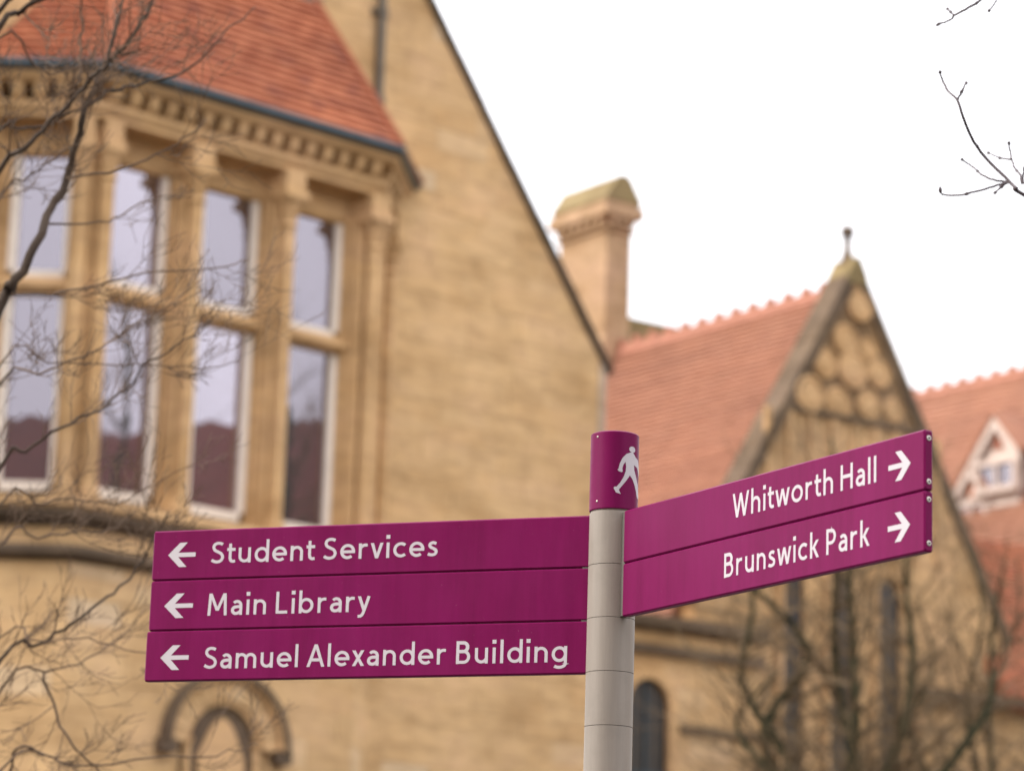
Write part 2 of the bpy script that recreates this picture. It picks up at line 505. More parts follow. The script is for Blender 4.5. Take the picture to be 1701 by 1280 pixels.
E_F = 0.21                                     # frieze plane set-in
E_P = 0.60                                     # glass plane set-in
z_soffit = FB.uz(430, 268, -E_F)[1]
z_step = FB.uz(430, 303, -0.52)[1]
z_ptop = FB.uz(380, 323, -E_P)[1]
z_ub = FB.uz(372, 508, -E_P)[1]
z_lt = FB.uz(362, 546, -E_P)[1]
z_pb = FB.uz(345, 843, -E_P)[1]
z_sill = FB.uz(380, 868, -0.3)[1]
z_str1 = FB.uz(247, 876, -0.2)[1]
z_str2 = FB.uz(247, 938, -0.2)[1]
u_cols = [FB.uz(x, y, -0.25)[0] for x, y in ((329, 320), (482, 355), (624, 385))]

# lower wall, sill, strings
sweep([(0.33, 0.0), (0.33, z_str1 - 0.02), (0.9, z_str1 - 0.02), (0.9, 0.0)], 'lower_wall', M_MORTAR)
sweep([(0.20, z_str1 + 0.06), (0.14, z_str1 + 0.10), (0.14, z_str1 + 0.18), (0.28, z_sill), (1.0, z_sill + 0.03), (1.0, z_str1 - 0.02), (0.27, z_str1 - 0.02)], 'window_sill', M_TRIM)
sweep([(0.20, z_str1 - 0.018), (0.17, z_str1 + 0.0), (0.165, z_str1 + 0.062), (0.28, z_str1 + 0.062), (0.28, z_str1 - 0.09), (0.32, z_str1 - 0.09)][:4] + [(0.30, z_str1 - 0.10)], 'sill_shade_band', M_SOOT_SHADE)  # dark band below the sill: its shadow line painted in, with soot
sweep([(0.26, z_str2 + 0.10), (0.19, z_str2 + 0.06), (0.19, z_str2), (0.29, z_str2 - 0.06), (0.36, z_str2 - 0.06), (0.36, z_str2 + 0.12)], 'string_course', M_SOOT_SHADE)  # shadow line of the string put into its colour, along with soot
# lintel, cornice
sweep([(E_F, z_soffit), (E_F, 11.30), (1.0, 11.30), (1.0, z_soffit)], 'frieze', M_TRIM)
sweep([(0.51, z_soffit + 0.01), (0.51, z_ptop + 0.05), (0.545, z_ptop - 0.01), (1.0, z_ptop - 0.01), (1.0, z_soffit + 0.01)], 'window_lintel', M_TRIM)
sweep([(0.19, 11.29), (0.165, 11.33), (0.165, 11.385), (0.22, 11.40), (0.5, 11.40), (0.5, 11.29)], 'bed_mould', M_TRIM)
sweep([(0.40, 11.39), (0.40, 11.60), (0.6, 11.60), (0.6, 11.39)], 'cornice_core', M_SOOT_SHADE)  # dark colour paints the shade in the gaps between corbels
sweep([(0.11, 11.575), (0.06, 11.62), (0.045, 11.70), (0.4, 11.72), (0.4, 11.575)], 'cornice', M_TRIM)
sweep([(-0.02, 11.80), (-0.035, 11.73), (-0.005, 11.69), (0.06, 11.68), (0.10, 11.73), (0.10, 11.80)], 'gutter', M_GUTTER)

def corbels(fr, u0, u1):
    n = max(1, round(abs(u1 - u0) / 0.243)); st = (u1 - u0) / n
    for i in range(n):
        u = u0 + st * (i + 0.5); wd = 0.064
        mb = MB()
        prof = [(-0.42, 11.405), (-0.19, 11.405), (-0.155, 11.44), (-0.13, 11.50), (-0.12, 11.573), (-0.42, 11.573)]
        v = [fr(u - wd, d, z) for d, z in prof] + [fr(u + wd, d, z) for d, z in prof]; q = len(prof)
        mb.add(v, [tuple(range(q)), tuple(range(q, 2 * q))[::-1]] + [(j, (j + 1) % q, q + (j + 1) % q, q + j) for j in range(q)])
        mb.build('corbel', M_TRIM, hall)
corbels(FB, -LB + 0.12, -0.12)
corbels(FA, -2.55, -0.12)
corbels(FC, 0.12, LC - 0.45)

def column(fr, u, r=0.080, d=-0.27, cap=0.16):
    c = fr(u, d, 0); zb = z_sill - 0.03; zt = z_soffit
    zc = zt - 0.26
    col = MB().lathe([(r * 1.5, zb), (r * 1.5, zb + 0.07), (r * 1.25, zb + 0.10), (r * 1.3, zb + 0.14), (r, zb + 0.17), (r * 0.97, zc - 0.36)], c, 16).build('column', M_TRIM, hall, smooth=False)
    MB().lathe([(r * 1.02, zc - 0.38), (r * 1.3, zc - 0.36), (r * 1.02, zc - 0.33), (r * 1.08, zc - 0.28), (r * 1.5, zc - 0.21), (r * 1.25, zc - 0.19), (r * 1.6, zc - 0.13), (r * 2.0, zc - 0.07), (r * 1.7, zc - 0.05)], c, 16).build('capital', M_TRIM, col)
    ab = MB(); ab.box(fr, u - cap, u + cap, d - 0.2, d + cap, zc - 0.06, zc + 0.02)
    ab.prism([(u - cap * 0.85, zc + 0.02), (u + cap * 0.85, zc + 0.02), (u + cap * 0.78, zt + 0.004), (u - cap * 0.78, zt + 0.004)], fr, d - 0.3, d + cap * 0.75)
    ab.build('impost', M_TRIM, col)

FRM = 0.085
def mullion(fr, u, a, b, name='mullion'):
    """splayed stone mullion: narrow behind the column, wide at the glass (a to b), with roll mouldings on the splays"""
    h = 0.09; z0, z1 = z_sill - 0.08, z_soffit + 0.004
    m_ = MB().plan([fr(u - h, -0.32, 0), fr(u + h, -0.32, 0), fr(b, -E_P + 0.02, 0), fr(b, -0.93, 0), fr(a, -0.93, 0), fr(a, -E_P + 0.02, 0)], z0, z1).build(name, M_TRIM, hall)
    for s, e in ((-1, a), (1, b)):
        for t in (0.12, 0.42, 0.72):
            p = fr(u + s * h, -0.32, 0).lerp(fr(e, -E_P + 0.02, 0), t)
            MB().lathe([(0.032, z0), (0.032, z1 - 0.02)], p, 8).build('roll_moulding', M_TRIM, m_)
for u in u_cols: column(FB, u)
UL, UA, UC = -LB + 0.26, -0.24, 0.28
column(FB, UL, cap=0.13)
column(FA, UA, cap=0.13)
column(FC, UC, cap=0.12)
column(FC, LC - 0.40, cap=0.12)
# pane edges along each face
pr_ = [FB.uz(x, y, -E_P)[0] for x, y in ((262, 400), (413, 420), (553, 440))]
pl_ = [FB.uz(178, 400, -E_P)[0], FB.uz(334, 420, -E_P)[0], FB.uz(485, 440, -E_P)[0]]
pl_ = [min(a, b - 0.58) for a, b in zip(pl_, pr_)]
for i, u in enumerate(u_cols[:2]): mullion(FB, u, pr_[i] + FRM, pl_[i + 1] - FRM)
al, ar = FA.uz(30, 400, -E_P)[0], FA.uz(107, 400, -E_P)[0]
mullion(FA, al - 0.36, al - 0.56, al - FRM)
column(FA, al - 0.36, cap=0.13)
MB().box(FA, -2.65, al - 0.50, -0.93, -0.38, z_sill - 0.05, z_soffit + 0.003).build('side_wall', M_TRIM, hall)
# corner piers
for i, (fa, ua, ea, fb, ub, eb) in enumerate(((FA, UA, ar + FRM, FB, UL, pl_[0] - FRM), (FB, u_cols[2], pr_[2] + FRM, FC, UC, UC + 0.3))):
    o1, i1 = bay(E_F + 0.10)[1 + i], bay(0.955)[1 + i]
    gd = -E_P + 0.02
    MB().plan([fa(ua - 0.1, -0.34, 0), fa(ua + 0.04, -0.34, 0), o1, fb(ub - 0.04, -0.34, 0), fb(ub + 0.1, -0.34, 0), fb(eb, gd, 0), fb(eb, -0.955, 0), i1, fa(ea, -0.955, 0), fa(ea, gd, 0)], z_sill - 0.06, z_soffit + 0.003).build('corner_pier', M_TRIM, hall)
    for fr, u, e, s in ((fa, ua, ea, -1), (fb, ub, eb, 1)):
        for t in (0.3, 0.66):
            p = fr(u + s * 0.1, -0.34, 0).lerp(fr(e, gd, 0), t)
            MB().lathe([(0.030, z_sill - 0.06), (0.030, z_soffit - 0.02)], p, 8).build('roll_moulding', M_TRIM, hall)

def light(fr, u0, u1):
    """one window light: two panes, white frame, stone transom"""
    wn = empty('window'); wn.parent = hall; wn.matrix_parent_inverse = Matrix.Translation(hall.location).inverted()
    t = FRM + 0.01; d0, d1 = -E_P - 0.03, -E_P + 0.04
    for z0, z1 in ((z_ub, z_ptop), (z_lt, z_pb))[::1]:
        z0, z1 = min(z0, z1), max(z0, z1)
        mb = MB()
        mb.box(fr, u0 - 0.02, u1 + 0.02, d0, d1, z0 - 0.10, z0)
        mb.box(fr, u0 - 0.02, u1 + 0.02, d0, d1, z1, z1 + 0.04)
        mb.box(fr, u0 - t, u0, d0, d1 - 0.004, z0, z1); mb.box(fr, u1, u1 + t, d0, d1 - 0.004, z0, z1)
        mb.build('frame', M_WHITE, wn)
        a, b = random.uniform(-0.003, 0.003), random.uniform(-0.002, 0.002)
        dd = -E_P
        obj('pane', [fr(u0 - 0.01, dd - a, z0 - 0.02 ), fr(u1 + 0.01, dd + a, z0 - 0.02), fr(u1 + 0.01, dd + a + b, z1 + 0.02), fr(u0 - 0.01, dd - a + b, z1 + 0.02)], [(0, 1, 2, 3)], M_GLASS, wn)
    tr = MB(); q = [(-E_P - 0.04, z_ub - 0.06), (-E_P + 0.03, z_ub - 0.06), (-E_P + 0.12, z_ub - 0.12), (-E_P + 0.16, z_ub - 0.15), (-E_P + 0.16, z_lt + 0.07), (-E_P + 0.10, z_lt + 0.02), (-E_P - 0.04, z_lt + 0.02)]
    n = len(q); v = [fr(u0 - 0.16, d, z) for d, z in q] + [fr(u1 + 0.16, d, z) for d, z in q]
    tr.add(v, [tuple(range(n)), tuple(range(n, 2 * n))[::-1]] + [(j, (j + 1) % n, n + (j + 1) % n, n + j) for j in range(n)])
    tr.build('transom', M_TRIM, wn)
for i in range(3): light(FB, pl_[i], pr_[i])
light(FA, al, ar)
MB().box(FC, 0.25, LC - 0.3, -0.8, -0.40, z_sill - 0.05, z_soffit + 0.003).build('side_wall', M_TRIM, hall)
# dark room backing so that no light leaks through the bay
sweep([(0.953, z_sill - 0.1), (0.953, 11.28), (0.963, 11.28), (0.963, z_sill - 0.1)], 'inner_wall', M_HOLE)

# stone facing of the lower bay
ac = FB.uz(365, 1240, -0.33)
AR = 0.80
def hole_arch(z):
    if z < ac[1]: return (ac[0] - 0.62, ac[0] + 0.62)
    k = 0.64 ** 2 - (z - ac[1]) ** 2
    return (ac[0] - math.sqrt(k), ac[0] + math.sqrt(k)) if k > 0 else None
ub0 = -(bay(0.33)[1] - FB.o).dot(FB.g); ub1 = (bay(0.33)[2] - FB.o).dot(FB.g)
ua0 = (bay(0.33)[0] - FA.o).dot(FA.g); ua1 = (bay(0.33)[1] - FA.o).dot(FA.g)
uc0 = (bay(0.33)[2] - FC.o).dot(FC.g); uc1 = (bay(0.33)[3] - FC.o).dot(FC.g)
for z0, z1 in ((3.9, z_str2 - 0.05), (z_str2 + 0.09, z_str1 - 0.02)):
    stones(hall, FB, [(-ub0, z0), (ub1, z0), (ub1, z1), (-ub0, z1)], -0.33, M_STONE, holes=(hole_arch,))
    stones(hall, FA, [(ua0, z0), (ua1, z0), (ua1, z1), (ua0, z1)], -0.33, M_STONE)
    stones(hall, FC, [(uc0, z0), (uc1, z0), (uc1, z1), (uc0, z1)], -0.33, M_STONE)
for fr, a, b in ((FB, -ub0, ub1), (FA, ua0, ua1), (FC, uc0, uc1)):
    stones(hall, fr, [(a, 0), (b, 0), (b, 3.9), (a, 3.9)], -0.33, M_STONE, single=False, hmin=0.3, hmax=0.36)
# arched window under the bay
aw = empty('window'); aw.parent = hall; aw.matrix_parent_inverse = Matrix.Translation(hall.location).inverted()
for k in range(13):
    a0, a1 = 180 * k / 13 + 0.5, 180 * (k + 1) / 13 - 0.5
    mb = MB(); p = arch_pts(ac[0], ac[1], 0.70, a0, a1, 3) + arch_pts(ac[0], ac[1], 0.50, a1, a0, 3)
    mb.prism(p, FB, -0.42, -0.235 + random.uniform(-0.004, 0.004)); mb.build('voussoir', M_STONE, aw)
mb = MB(); ring(mb, FB, ac[0], ac[1], 0.75, 0.80, -0.36, -0.13)
mb.build('hood_mould', M_SOOT_SHADE, aw)
mb = MB(); ring(mb, FB, ac[0], ac[1], 0.705, 0.748, -0.36, -0.17); mb.build('inner_roll', M_TRIM, aw)
for s in (-1, 1): MB().box(FB, ac[0] + s * 0.75 - 0.09, ac[0] + s * 0.75 + 0.09, -0.36, -0.17, ac[1] - 0.12, ac[1] + 0.02).build('label_stop', M_SOOT_SHADE, aw)
mb = MB(); mb.prism(arch_pts(ac[0], ac[1], 0.52) + [(ac[0] - 0.52, 2.4), (ac[0] + 0.52, 2.4)], FB, -0.335, -0.325); mb.build('recess_panel', M_SOOT_SHADE, aw)  # nearly flush with the wall; dark colour stands in for shade of a deep recess
mb = MB(); ring(mb, FB, ac[0], ac[1], 0.435, 0.498, -0.34, -0.27)
pin = [(ac[0] + 0.30, 2.4), (ac[0] + 0.30, ac[1] - 0.12)] + [(ac[0] + 0.30 - 0.30 * t, ac[1] - 0.12 + 0.42 * math.sin(t * math.pi / 2)) for t in (0.15, 0.3, 0.45, 0.6, 0.75, 0.9, 1)]
pin += [(2 * ac[0] - x, z) for x, z in pin[::-1][1:]]
mb.prism(pin, FB, -0.33, -0.29); mb.build('tracery', M_TRIM, aw)
mb = MB()
for s in (-1, 1):
    mb.lathe([(0.045, 2.4), (0.045, ac[1] - 0.02), (0.08, ac[1] + 0.06)], FB(ac[0] + s * 0.45, -0.30, 0), 10)
mb.build('shaft', M_TRIM, aw)

# bay roof
e_top = -D_G - 0.0
rb = math.tan(math.radians(62.1))
hipC = FB(-0.617, D_G, GZ + 0.968 * rb); hipC0 = FB(0, 0, GZ)
uA = -LB + 0.617; hipA = FB(uA, D_G, GZ + 0.968 * rb); hipA0 = FB(-LB, 0, GZ)
endC = FC(LC, 0, GZ); endA = FA(-2.7, 0, GZ)
roof = MB(); roof.add([hipA0, hipC0, hipC, hipA, endC, endA, FB(-LB, D_G, GZ), FB(0, D_G, GZ)], [(0, 1, 2, 3), (1, 4, 2), (0, 3, 5)]).build('roof', M_TILE, hall)
def roof_face(O, a, pts, mt, parent, name='roof_tiles', **kw):
    A_ = (a - O).normalized(); c = sum(pts, Vector()) / len(pts)
    B_ = (c - O) - A_ * (c - O).dot(A_); B_.normalize()
    conv = [((p - O).dot(A_), (p - O).dot(B_)) for p in pts]
    s = sum(conv[i][0] * conv[(i + 1) % len(conv)][1] - conv[(i + 1) % len(conv)][0] * conv[i][1] for i in range(len(conv)))
    if s < 0: conv = conv[::-1]
    return tiles(name, parent, O, A_, B_, conv, mt, **kw)
roof_face(hipA0, hipC0, [hipA0, hipC0, hipC, hipA], M_TILE, hall)
roof_face(endA, hipA0, [endA, hipA0, hipA], M_TILE, hall)
roof_face(hipC0, endC, [hipC0, endC, hipC], M_TILE, hall)
for p, q in ((hipC0, hipC), (hipA0, hipA)):
    MB().tube([p + Vector((0, 0, .02)), q + Vector((0, 0, .03))], 0.05, 8).build('hip_tile', M_TILE, hall)
mb = MB(); mb.box(FG, uA - 0.2, -0.617 + 0.1, -0.01, 0.05, hipC.z - 0.05, hipC.z + 0.05); mb.build('flashing', M_PIPE, hall)

# gable wall
gu1 = FG.uz(1004, 625)[0]; gz1 = FG.uz(1010, 612)[1]
u_mid = -2.01; slope = math.tan(math.radians(52.0))
gu0 = 2 * u_mid - gu1; g_ap = gz1 + (gu1 - u_mid) * slope
gpoly = [(gu0, 0), (gu1, 0), (gu1, gz1), (u_mid, g_ap), (gu0, gz1)]
gcut = GZ + 0.1
MB().prism([(-3.5, 0), (gu1, 0), (gu1, gz1), (gu1 - (gcut - gz1) / slope, gcut), (-3.5, gcut)], FG, -0.6, 0.0).build('gable_wall', M_MORTAR, hall)
MB().prism([(gu0 + (gcut - gz1) / slope, gcut), (gu1 - (gcut - gz1) / slope, gcut), (u_mid, g_ap)], FG, -0.6, 0.0).build('gable_wall', M_MORTAR, hall)
MB().box(FA, -2.9, -2.6, -4.0, -0.2, 0, GZ - 0.05).build('bay_return_wall', M_TRIM, hall)
stones(hall, FG, [(-0.75, 3.9), (gu1, 3.9), (gu1, gz1), (-0.75, gz1 + (gu1 + 0.75) * slope)], 0.0, M_STONE, lmin=0.45, lmax=1.1)
stones(hall, FG, [(gu0 + (gcut - gz1) / slope, gcut), (-0.75, gcut), (-0.75, gz1 + (gu1 + 0.75) * slope), (u_mid, g_ap)], 0.0, M_STONE, lmin=0.45, lmax=1.1, single=False)
stones(hall, FG, [(-0.9, 0), (gu1, 0), (gu1, 3.9), (-0.9, 3.9)], 0.0, M_STONE, single=False)
# coping stones on the raking edges
def coping(parent, fr, ua, za, ub, zb, n, th, d0, d1, mt):
    L = Vector((ub - ua, zb - za)); Ln = L.length; t = L / Ln; nn = Vector((-t.y, t.x))
    if nn.y < 0: nn = -nn
    for i in range(n):
        a = Vector((ua, za)) + L * (i / n) + t * 0.004; b = Vector((ua, za)) + L * ((i + 1) / n) - t * 0.004
        k = random.uniform(-0.006, 0.006)
        p = [a - nn * 0.02, b - nn * 0.02, b + nn * (th + k), a + nn * (th + k)]
        MB().prism([(q.x, q.y) for q in p], fr, d0, d1).build('coping_stone', mt, parent)
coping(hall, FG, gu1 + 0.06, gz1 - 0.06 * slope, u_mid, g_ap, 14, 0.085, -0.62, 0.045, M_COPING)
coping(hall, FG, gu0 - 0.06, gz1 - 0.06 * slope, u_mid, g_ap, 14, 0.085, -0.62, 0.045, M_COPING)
MB().prism([(gu1 - 0.10, gz1 - 1.0), (gu1 + 0.012, gz1 - 1.0), (gu1 + 0.012, gz1 - 0.02), (gu1 - 0.10, gz1 + 0.06)], FG, -0.62, 0.022).build('kneeler', M_KNEEL, hall)
# the wing behind the gable
MB().box(FG, gu1 - 0.5, gu1 - 0.02, -9, -0.6, 0, gz1 - 0.2).build('return_wall', M_STONE, hall)
MB().prism([(gu0 - 0.2, gz1 - 0.5), (u_mid, g_ap - 0.2), (gu1 + 0.2, gz1 - 0.5), (gu1 + 0.2, gz1 - 0.7), (u_mid, g_ap - 0.4), (gu0 - 0.2, gz1 - 0.7)], FG, -9, -0.55).build('main_roof', M_TILE, hall)
# rain pipe down the gable wall
pu, pz = FG.uz(631, 110, 0.07)
pipe = MB().lathe([(0.052, FG.uz(626, 214, 0.07)[1]), (0.052, g_ap - 1.5)], FG(pu, 0.075, 0), 10).build('rain_pipe', M_PIPE, hall)
for yy in (20, 166):
    zz = FG.uz(632, yy, 0.07)[1]
    mb = MB().lathe([(0.066, zz - 0.04), (0.066, zz + 0.04)], FG(pu, 0.075, 0), 10); mb.box(FG, pu - 0.12, pu + 0.12, 0.0, 0.05, zz - 0.03, zz + 0.03)
    mb.build('pipe_clip', M_PIPE, pipe)

# ================================================================== GABLED BUILDING WITH THE CROSS FINIAL
F2o = at_depth(1421, 425, 46.0)
F2 = Frame(F2o, 54.0)
wing = empty('gabled_building', F2(0, -3, 0))
tag(wing, 'weathered stone gable with carved roundels, cross finial, red tiled roof and tall chimney', 'building')
SL2 = math.tan(math.radians(59.3)); AP2 = 13.62; HW2 = 3.05; EV2 = AP2 - HW2 * SL2
MB().prism([(-HW2, 0), (HW2, 0), (HW2, EV2), (0, AP2), (-HW2, EV2)], F2, -0.4, 0.0).build('gable_wall', M_TRIM2, wing)
zst = F2.uz(1290, 668)[1] - 0.05
wt2 = (AP2 - zst) / SL2
lanc = []
for x0, x1 in ((1297, 1331), (1375, 1411), (1455, 1491)):
    lanc.append((F2.uz(x0, 1000)[0], F2.uz(x1, 1000)[0]))
z_lan = 8.85
def hole_l(i):
    def h(z):
        a, b = lanc[i]
        return (a, b) if 3.0 < z < z_lan + 0.2 else None
    return h
eave_poly = [(-HW2, 3.0), (HW2, 3.0), (HW2, EV2), (wt2, zst), (-wt2, zst), (-HW2, EV2)]
stones(wing, F2, eave_poly, 0.0, M_STONE2, holes=[hole_l(i) for i in range(3)], hmin=0.26, hmax=0.36, lmin=0.4, lmax=0.8)
# carved roundels in the gable head
cz = [(600, 470, 62), (528, 640, 58), (662, 690, 50), (425, 790, 60), (572, 800, 72), (712, 830, 60), (335, 945, 58), (490, 985, 56), (650, 1010, 56), (790, 1035, 50), (600, 375, 30)]
MB().prism([(-wt2 + 0.05, zst), (wt2 - 0.05, zst), (0, AP2 - 0.1)], F2, -0.01, 0.004).build('gable_panel', M_PANEL, wing)
for cx, cy, r in cz:
    u, z = F2.uz(1240 + cx / 3.2, 360 + cy / 3.2, 0.05); R_ = r / 3.2 / 100 * random.uniform(1.15, 1.5)
    b = MB(); R_ *= random.uniform(0.92, 1.1); h0 = random.uniform(-0.022, 0.022); u += random.uniform(-0.03, 0.03); z += random.uniform(-0.05, 0.05)
    b.lathe([(R_, 0), (R_, 0.045 + h0), (R_ * 0.94, 0.06 + h0), (R_ * 0.82, 0.06 + h0), (R_ * 0.78, 0.035 + h0), (R_ * 0.70, 0.035 + h0), (R_ * 0.62, 0.052 + h0), (R_ * 0.08, 0.058 + h0)], F2(u, 0, z), 18, F2.n)
    b.build('roundel', M_TRIM2, wing)
mb = MB(); mb.prism([(-wt2 - 0.02, zst - 0.03), (wt2 + 0.02, zst - 0.03), (wt2 - 0.02, zst + 0.05), (-wt2 + 0.02, zst + 0.05)], F2, -0.02, 0.07); mb.build('string_course', M_SOOT_SHADE, wing)
for k in range(9):                                    # blind arcade ribs below the string
    u = -1.75 + k * 0.43
    MB().box(F2, u - 0.045, u + 0.045, -0.02, 0.06, 9.35, zst - 0.04).build('arcade_rib', M_TRIM2, wing)
for a, b in lanc:
    wn = empty('window'); wn.parent = wing; wn.matrix_parent_inverse = Matrix.Translation(wing.location).inverted()
    c = (a + b) / 2; h = (b - a) / 2
    p = [(a, 3.0), (b, 3.0), (b, z_lan - 0.1), (c + h * 0.6, z_lan + 0.12), (c, z_lan + 0.26), (c - h * 0.6, z_lan + 0.12), (a, z_lan - 0.1)]
    MB().prism(p, F2, 0.004, 0.008).build('pane', M_GLASS2, wn)
    fm = MB()
    for s in (a - 0.05, b + 0.05): fm.box(F2, s - 0.045, s + 0.045, -0.02, 0.10, 3.0, z_lan)
    ring(fm, F2, c, z_lan, h + 0.01, h + 0.095, -0.02, 0.095, n=10)
    fm.build('surround', M_TRIM2, wn)
# coping
coping(wing, F2, -HW2 - 0.1, EV2 - 0.1 * SL2, 0, AP2, 9, 0.16, -0.42, 0.06, M_SOOT_SHADE)
coping(wing, F2, HW2 + 0.1, EV2 - 0.1 * SL2, 0, AP2, 9, 0.16, -0.42, 0.06, M_SOOT_SHADE)
fin = MB()
MB().prism([(-0.22, AP2 - 0.12), (0.22, AP2 - 0.12), (0.19, AP2 + 0.02), (0.05, AP2 + 0.30), (-0.05, AP2 + 0.30), (-0.19, AP2 + 0.02)], F2, -0.43, 0.07).build('apex_stone', M_MOSS, wing)
fin.lathe([(0.13, 13.84), (0.10, 13.96), (0.06, 14.07), (0.05, 14.22), (0.075, 14.235), (0.075, 14.26), (0.03, 14.275)], F2(0, -0.18, 0), 8)
fc = F2(0, -0.18, 14.37)
fin.lathe([(0.04, -0.1), (0.075, -0.05), (0.09, 0), (0.075, 0.05), (0.03, 0.11), (0.006, 0.16)], fc, 8)
for k in (-1, 1):
    fin.lathe([(0.035, 0), (0.04, 0.06), (0.065, 0.09), (0.045, 0.12), (0.008, 0.135)], fc, 8, F2.g * k)
    fin.lathe([(0.035, 0), (0.04, 0.06), (0.065, 0.09), (0.045, 0.12), (0.008, 0.135)], fc, 8, F2.n * k)
fin.build('cross_finial', M_SOOT_SHADE, wing)
# roof
RZ2 = 13.47; RD = 13.0
def slope_pts(s, v0, v1, hw, rz, sl):
    return [F2(s * hw, -v0, rz - hw * sl), F2(s * hw, -v1, rz - hw * sl), F2(0, -v1, rz), F2(0, -v0, rz)]
for s in (-1, 1):
    p = slope_pts(s, 0.36, RD, 3.2, RZ2, SL2)
    o = MB().add([q - Vector((0, 0, 0.03)) for q in p] + [q - Vector((0, 0, 0.2)) for q in p], [(0, 1, 2, 3), (4, 5, 6, 7), (0, 1, 5, 4), (1, 2, 6, 5), (2, 3, 7, 6), (3, 0, 4, 7)]).build('roof', M_TILE2, wing)
    roof_face(p[0], p[1], p, M_TILE2, wing, gauge=0.11, wid=0.18)
    MB().box(F2, s * 3.02 - 0.1, s * 3.02 + 0.1, -RD, -0.4, 0, RZ2 - 3.2 * SL2 + 0.1).build('side_wall', M_STONE2, wing)
def ridge(parent, fr, u, z, v0, v1, mt, step=0.42):
    n = int((v1 - v0) / step); src = None
    for i in range(n):
        v = v0 + step * i
        if src is None:
            b = MB()
            pr = [(-0.11, -0.14), (-0.03, 0.03), (0.03, 0.03), (0.11, -0.14), (0.08, -0.15), (0, -0.02), (-0.08, -0.15)]
            b.prism([(u + x, z + q) for x, q in pr], fr, -v - step + 0.01, -v)
            b.prism([(u - 0.022, z + 0.02), (u + 0.022, z + 0.02), (u + 0.022, z + 0.06), (u - 0.022, z + 0.06)], fr, -v - step + 0.03, -v - 0.02)
            b.prism([(u - 0.03, z + 0.05), (u + 0.03, z + 0.05), (u + 0.035, z + 0.12), (u + 0.018, z + 0.165), (u - 0.018, z + 0.165), (u - 0.035, z + 0.12)], fr, -v - step / 2 - 0.085, -v - step / 2 + 0.085)
            src = b.build('ridge_tile', mt, parent); base = v
        else:
            c = src.copy(); COL.objects.link(c); c.parent = parent
            c.matrix_parent_inverse = src.matrix_parent_inverse.copy()
            c.location = src.location - fr.n * (v - base) + Vector((0, 0, random.uniform(-0.006, 0.006)))
ridge(wing, F2, 0, RZ2 + 0.04, 0.5, 12.9, M_RIDGE)
# chimney
CU0, CU1, CV0, CV1 = -0.28, 0.24, 5.85, 7.15
CB, CT = 12.2, 15.80
ch = MB().box(F2, CU0, CU1, -CV1, -CV0, CB, CT).build('chimney', M_PALE, wing)
q = MB(); q.box(F2, CU0 - 0.05, CU1 + 0.05, -CV1 - 0.05, -CV0 + 0.05, CT - 0.24, CT - 0.17)
q.box(F2, CU0 - 0.15, CU1 + 0.15, -CV1 - 0.15, -CV0 + 0.15, CT + 0.0, CT + 0.20); q.box(F2, CU0 - 0.10, CU1 + 0.10, -CV1 - 0.10, -CV0 + 0.10, CT + 0.2, CT + 0.27); q.build('chimney_cornice', M_PALE, ch)
for k in range(6):
    v = CV0 + 0.08 + k * (CV1 - CV0 - 0.16) / 5
    MB().box(F2, CU0 - 0.11, CU0 - 0.002, -v - 0.06, -v + 0.06, CT - 0.15, CT + 0.01).build('chimney_dentil', M_PALE, ch)
for k in range(3):
    u = CU0 + 0.08 + k * (CU1 - CU0 - 0.16) / 2
    MB().box(F2, u - 0.06, u + 0.06, -CV0 + 0.002, -CV0 + 0.11, CT - 0.15, CT + 0.01).build('chimney_dentil', M_PALE, ch)
uc = (CU0 + CU1) / 2
MB().prism([(CU0 - 0.12, CT + 0.268), (CU1 + 0.12, CT + 0.268), (CU1 + 0.10, CT + 0.34), (uc + 0.13, CT + 0.70), (uc + 0.05, CT + 0.74), (uc - 0.05, CT + 0.74), (uc - 0.13, CT + 0.70), (CU0 - 0.10, CT + 0.34)], F2, -CV1 - 0.12, -CV0 + 0.12).build('chimney_cap', M_MOSS, ch)
q = MB(); q.box(F2, CU0 - 0.05, CU1 + 0.05, -CV1 - 0.05, -CV0 + 0.05, CB, 13.62); q.prism([(CU0 - 0.05, 13.62), (CU1 + 0.05, 13.62), (CU1 + 0.001, 13.72), (CU0 - 0.001, 13.72)], F2, -CV1 - 0.03, -CV0 + 0.03)
q.build('chimney_base', M_PALE, ch)
# mossy stone-slated cross roof behind the chimney
cr = F2.uz(1060, 530, -8.2)
MB().prism([(-2.5, 9), (4.2, 9), (4.2, cr[1] - 0.35), (3.7, cr[1] + 0.0), (-2.5, cr[1])], F2, -9.6, -8.2).build('cross_parapet', M_MOSS, wing)
# low block in front of the gable
zl = F2.uz(1150, 1036, 0.55)[1]
FL = Frame(F2(0, 0.55, 0), 54.0)
lu1 = FL.uz(1262, 1050)[0]
MB().prism([(-7.5, 0), (lu1, 0), (lu1, zl - 0.1), (-7.5, zl - 0.1)], FL, -0.6, 0).build('low_wall', M_MORTAR, wing)
wa = (FL.uz(1105, 1200)[0], FL.uz(1080, 1128)[1]); war = 0.36; wac = (wa[0] - war, wa[1] - war)
def hole_w(z):
    if z < wac[1]: return (wac[0] - war - 0.15, wac[0] + war + 0.15)
    k = (war + 0.17) ** 2 - (z - wac[1]) ** 2
    return (wac[0] - math.sqrt(k), wac[0] + math.sqrt(k)) if k > 0 else None
stones(wing, FL, [(-7.5, 3.2), (lu1, 3.2), (lu1, zl - 0.35), (-7.5, zl - 0.35)], 0.0, M_STONE, holes=(hole_w,), hmin=0.26, hmax=0.36)
mb = MB(); mb.box(FL, -7.6, lu1 + 0.08, -0.6, 0.16, zl - 0.10, zl + 0.04); mb.box(FL, -7.6, lu1 + 0.05, -0.6, 0.09, zl - 0.16, zl - 0.101)
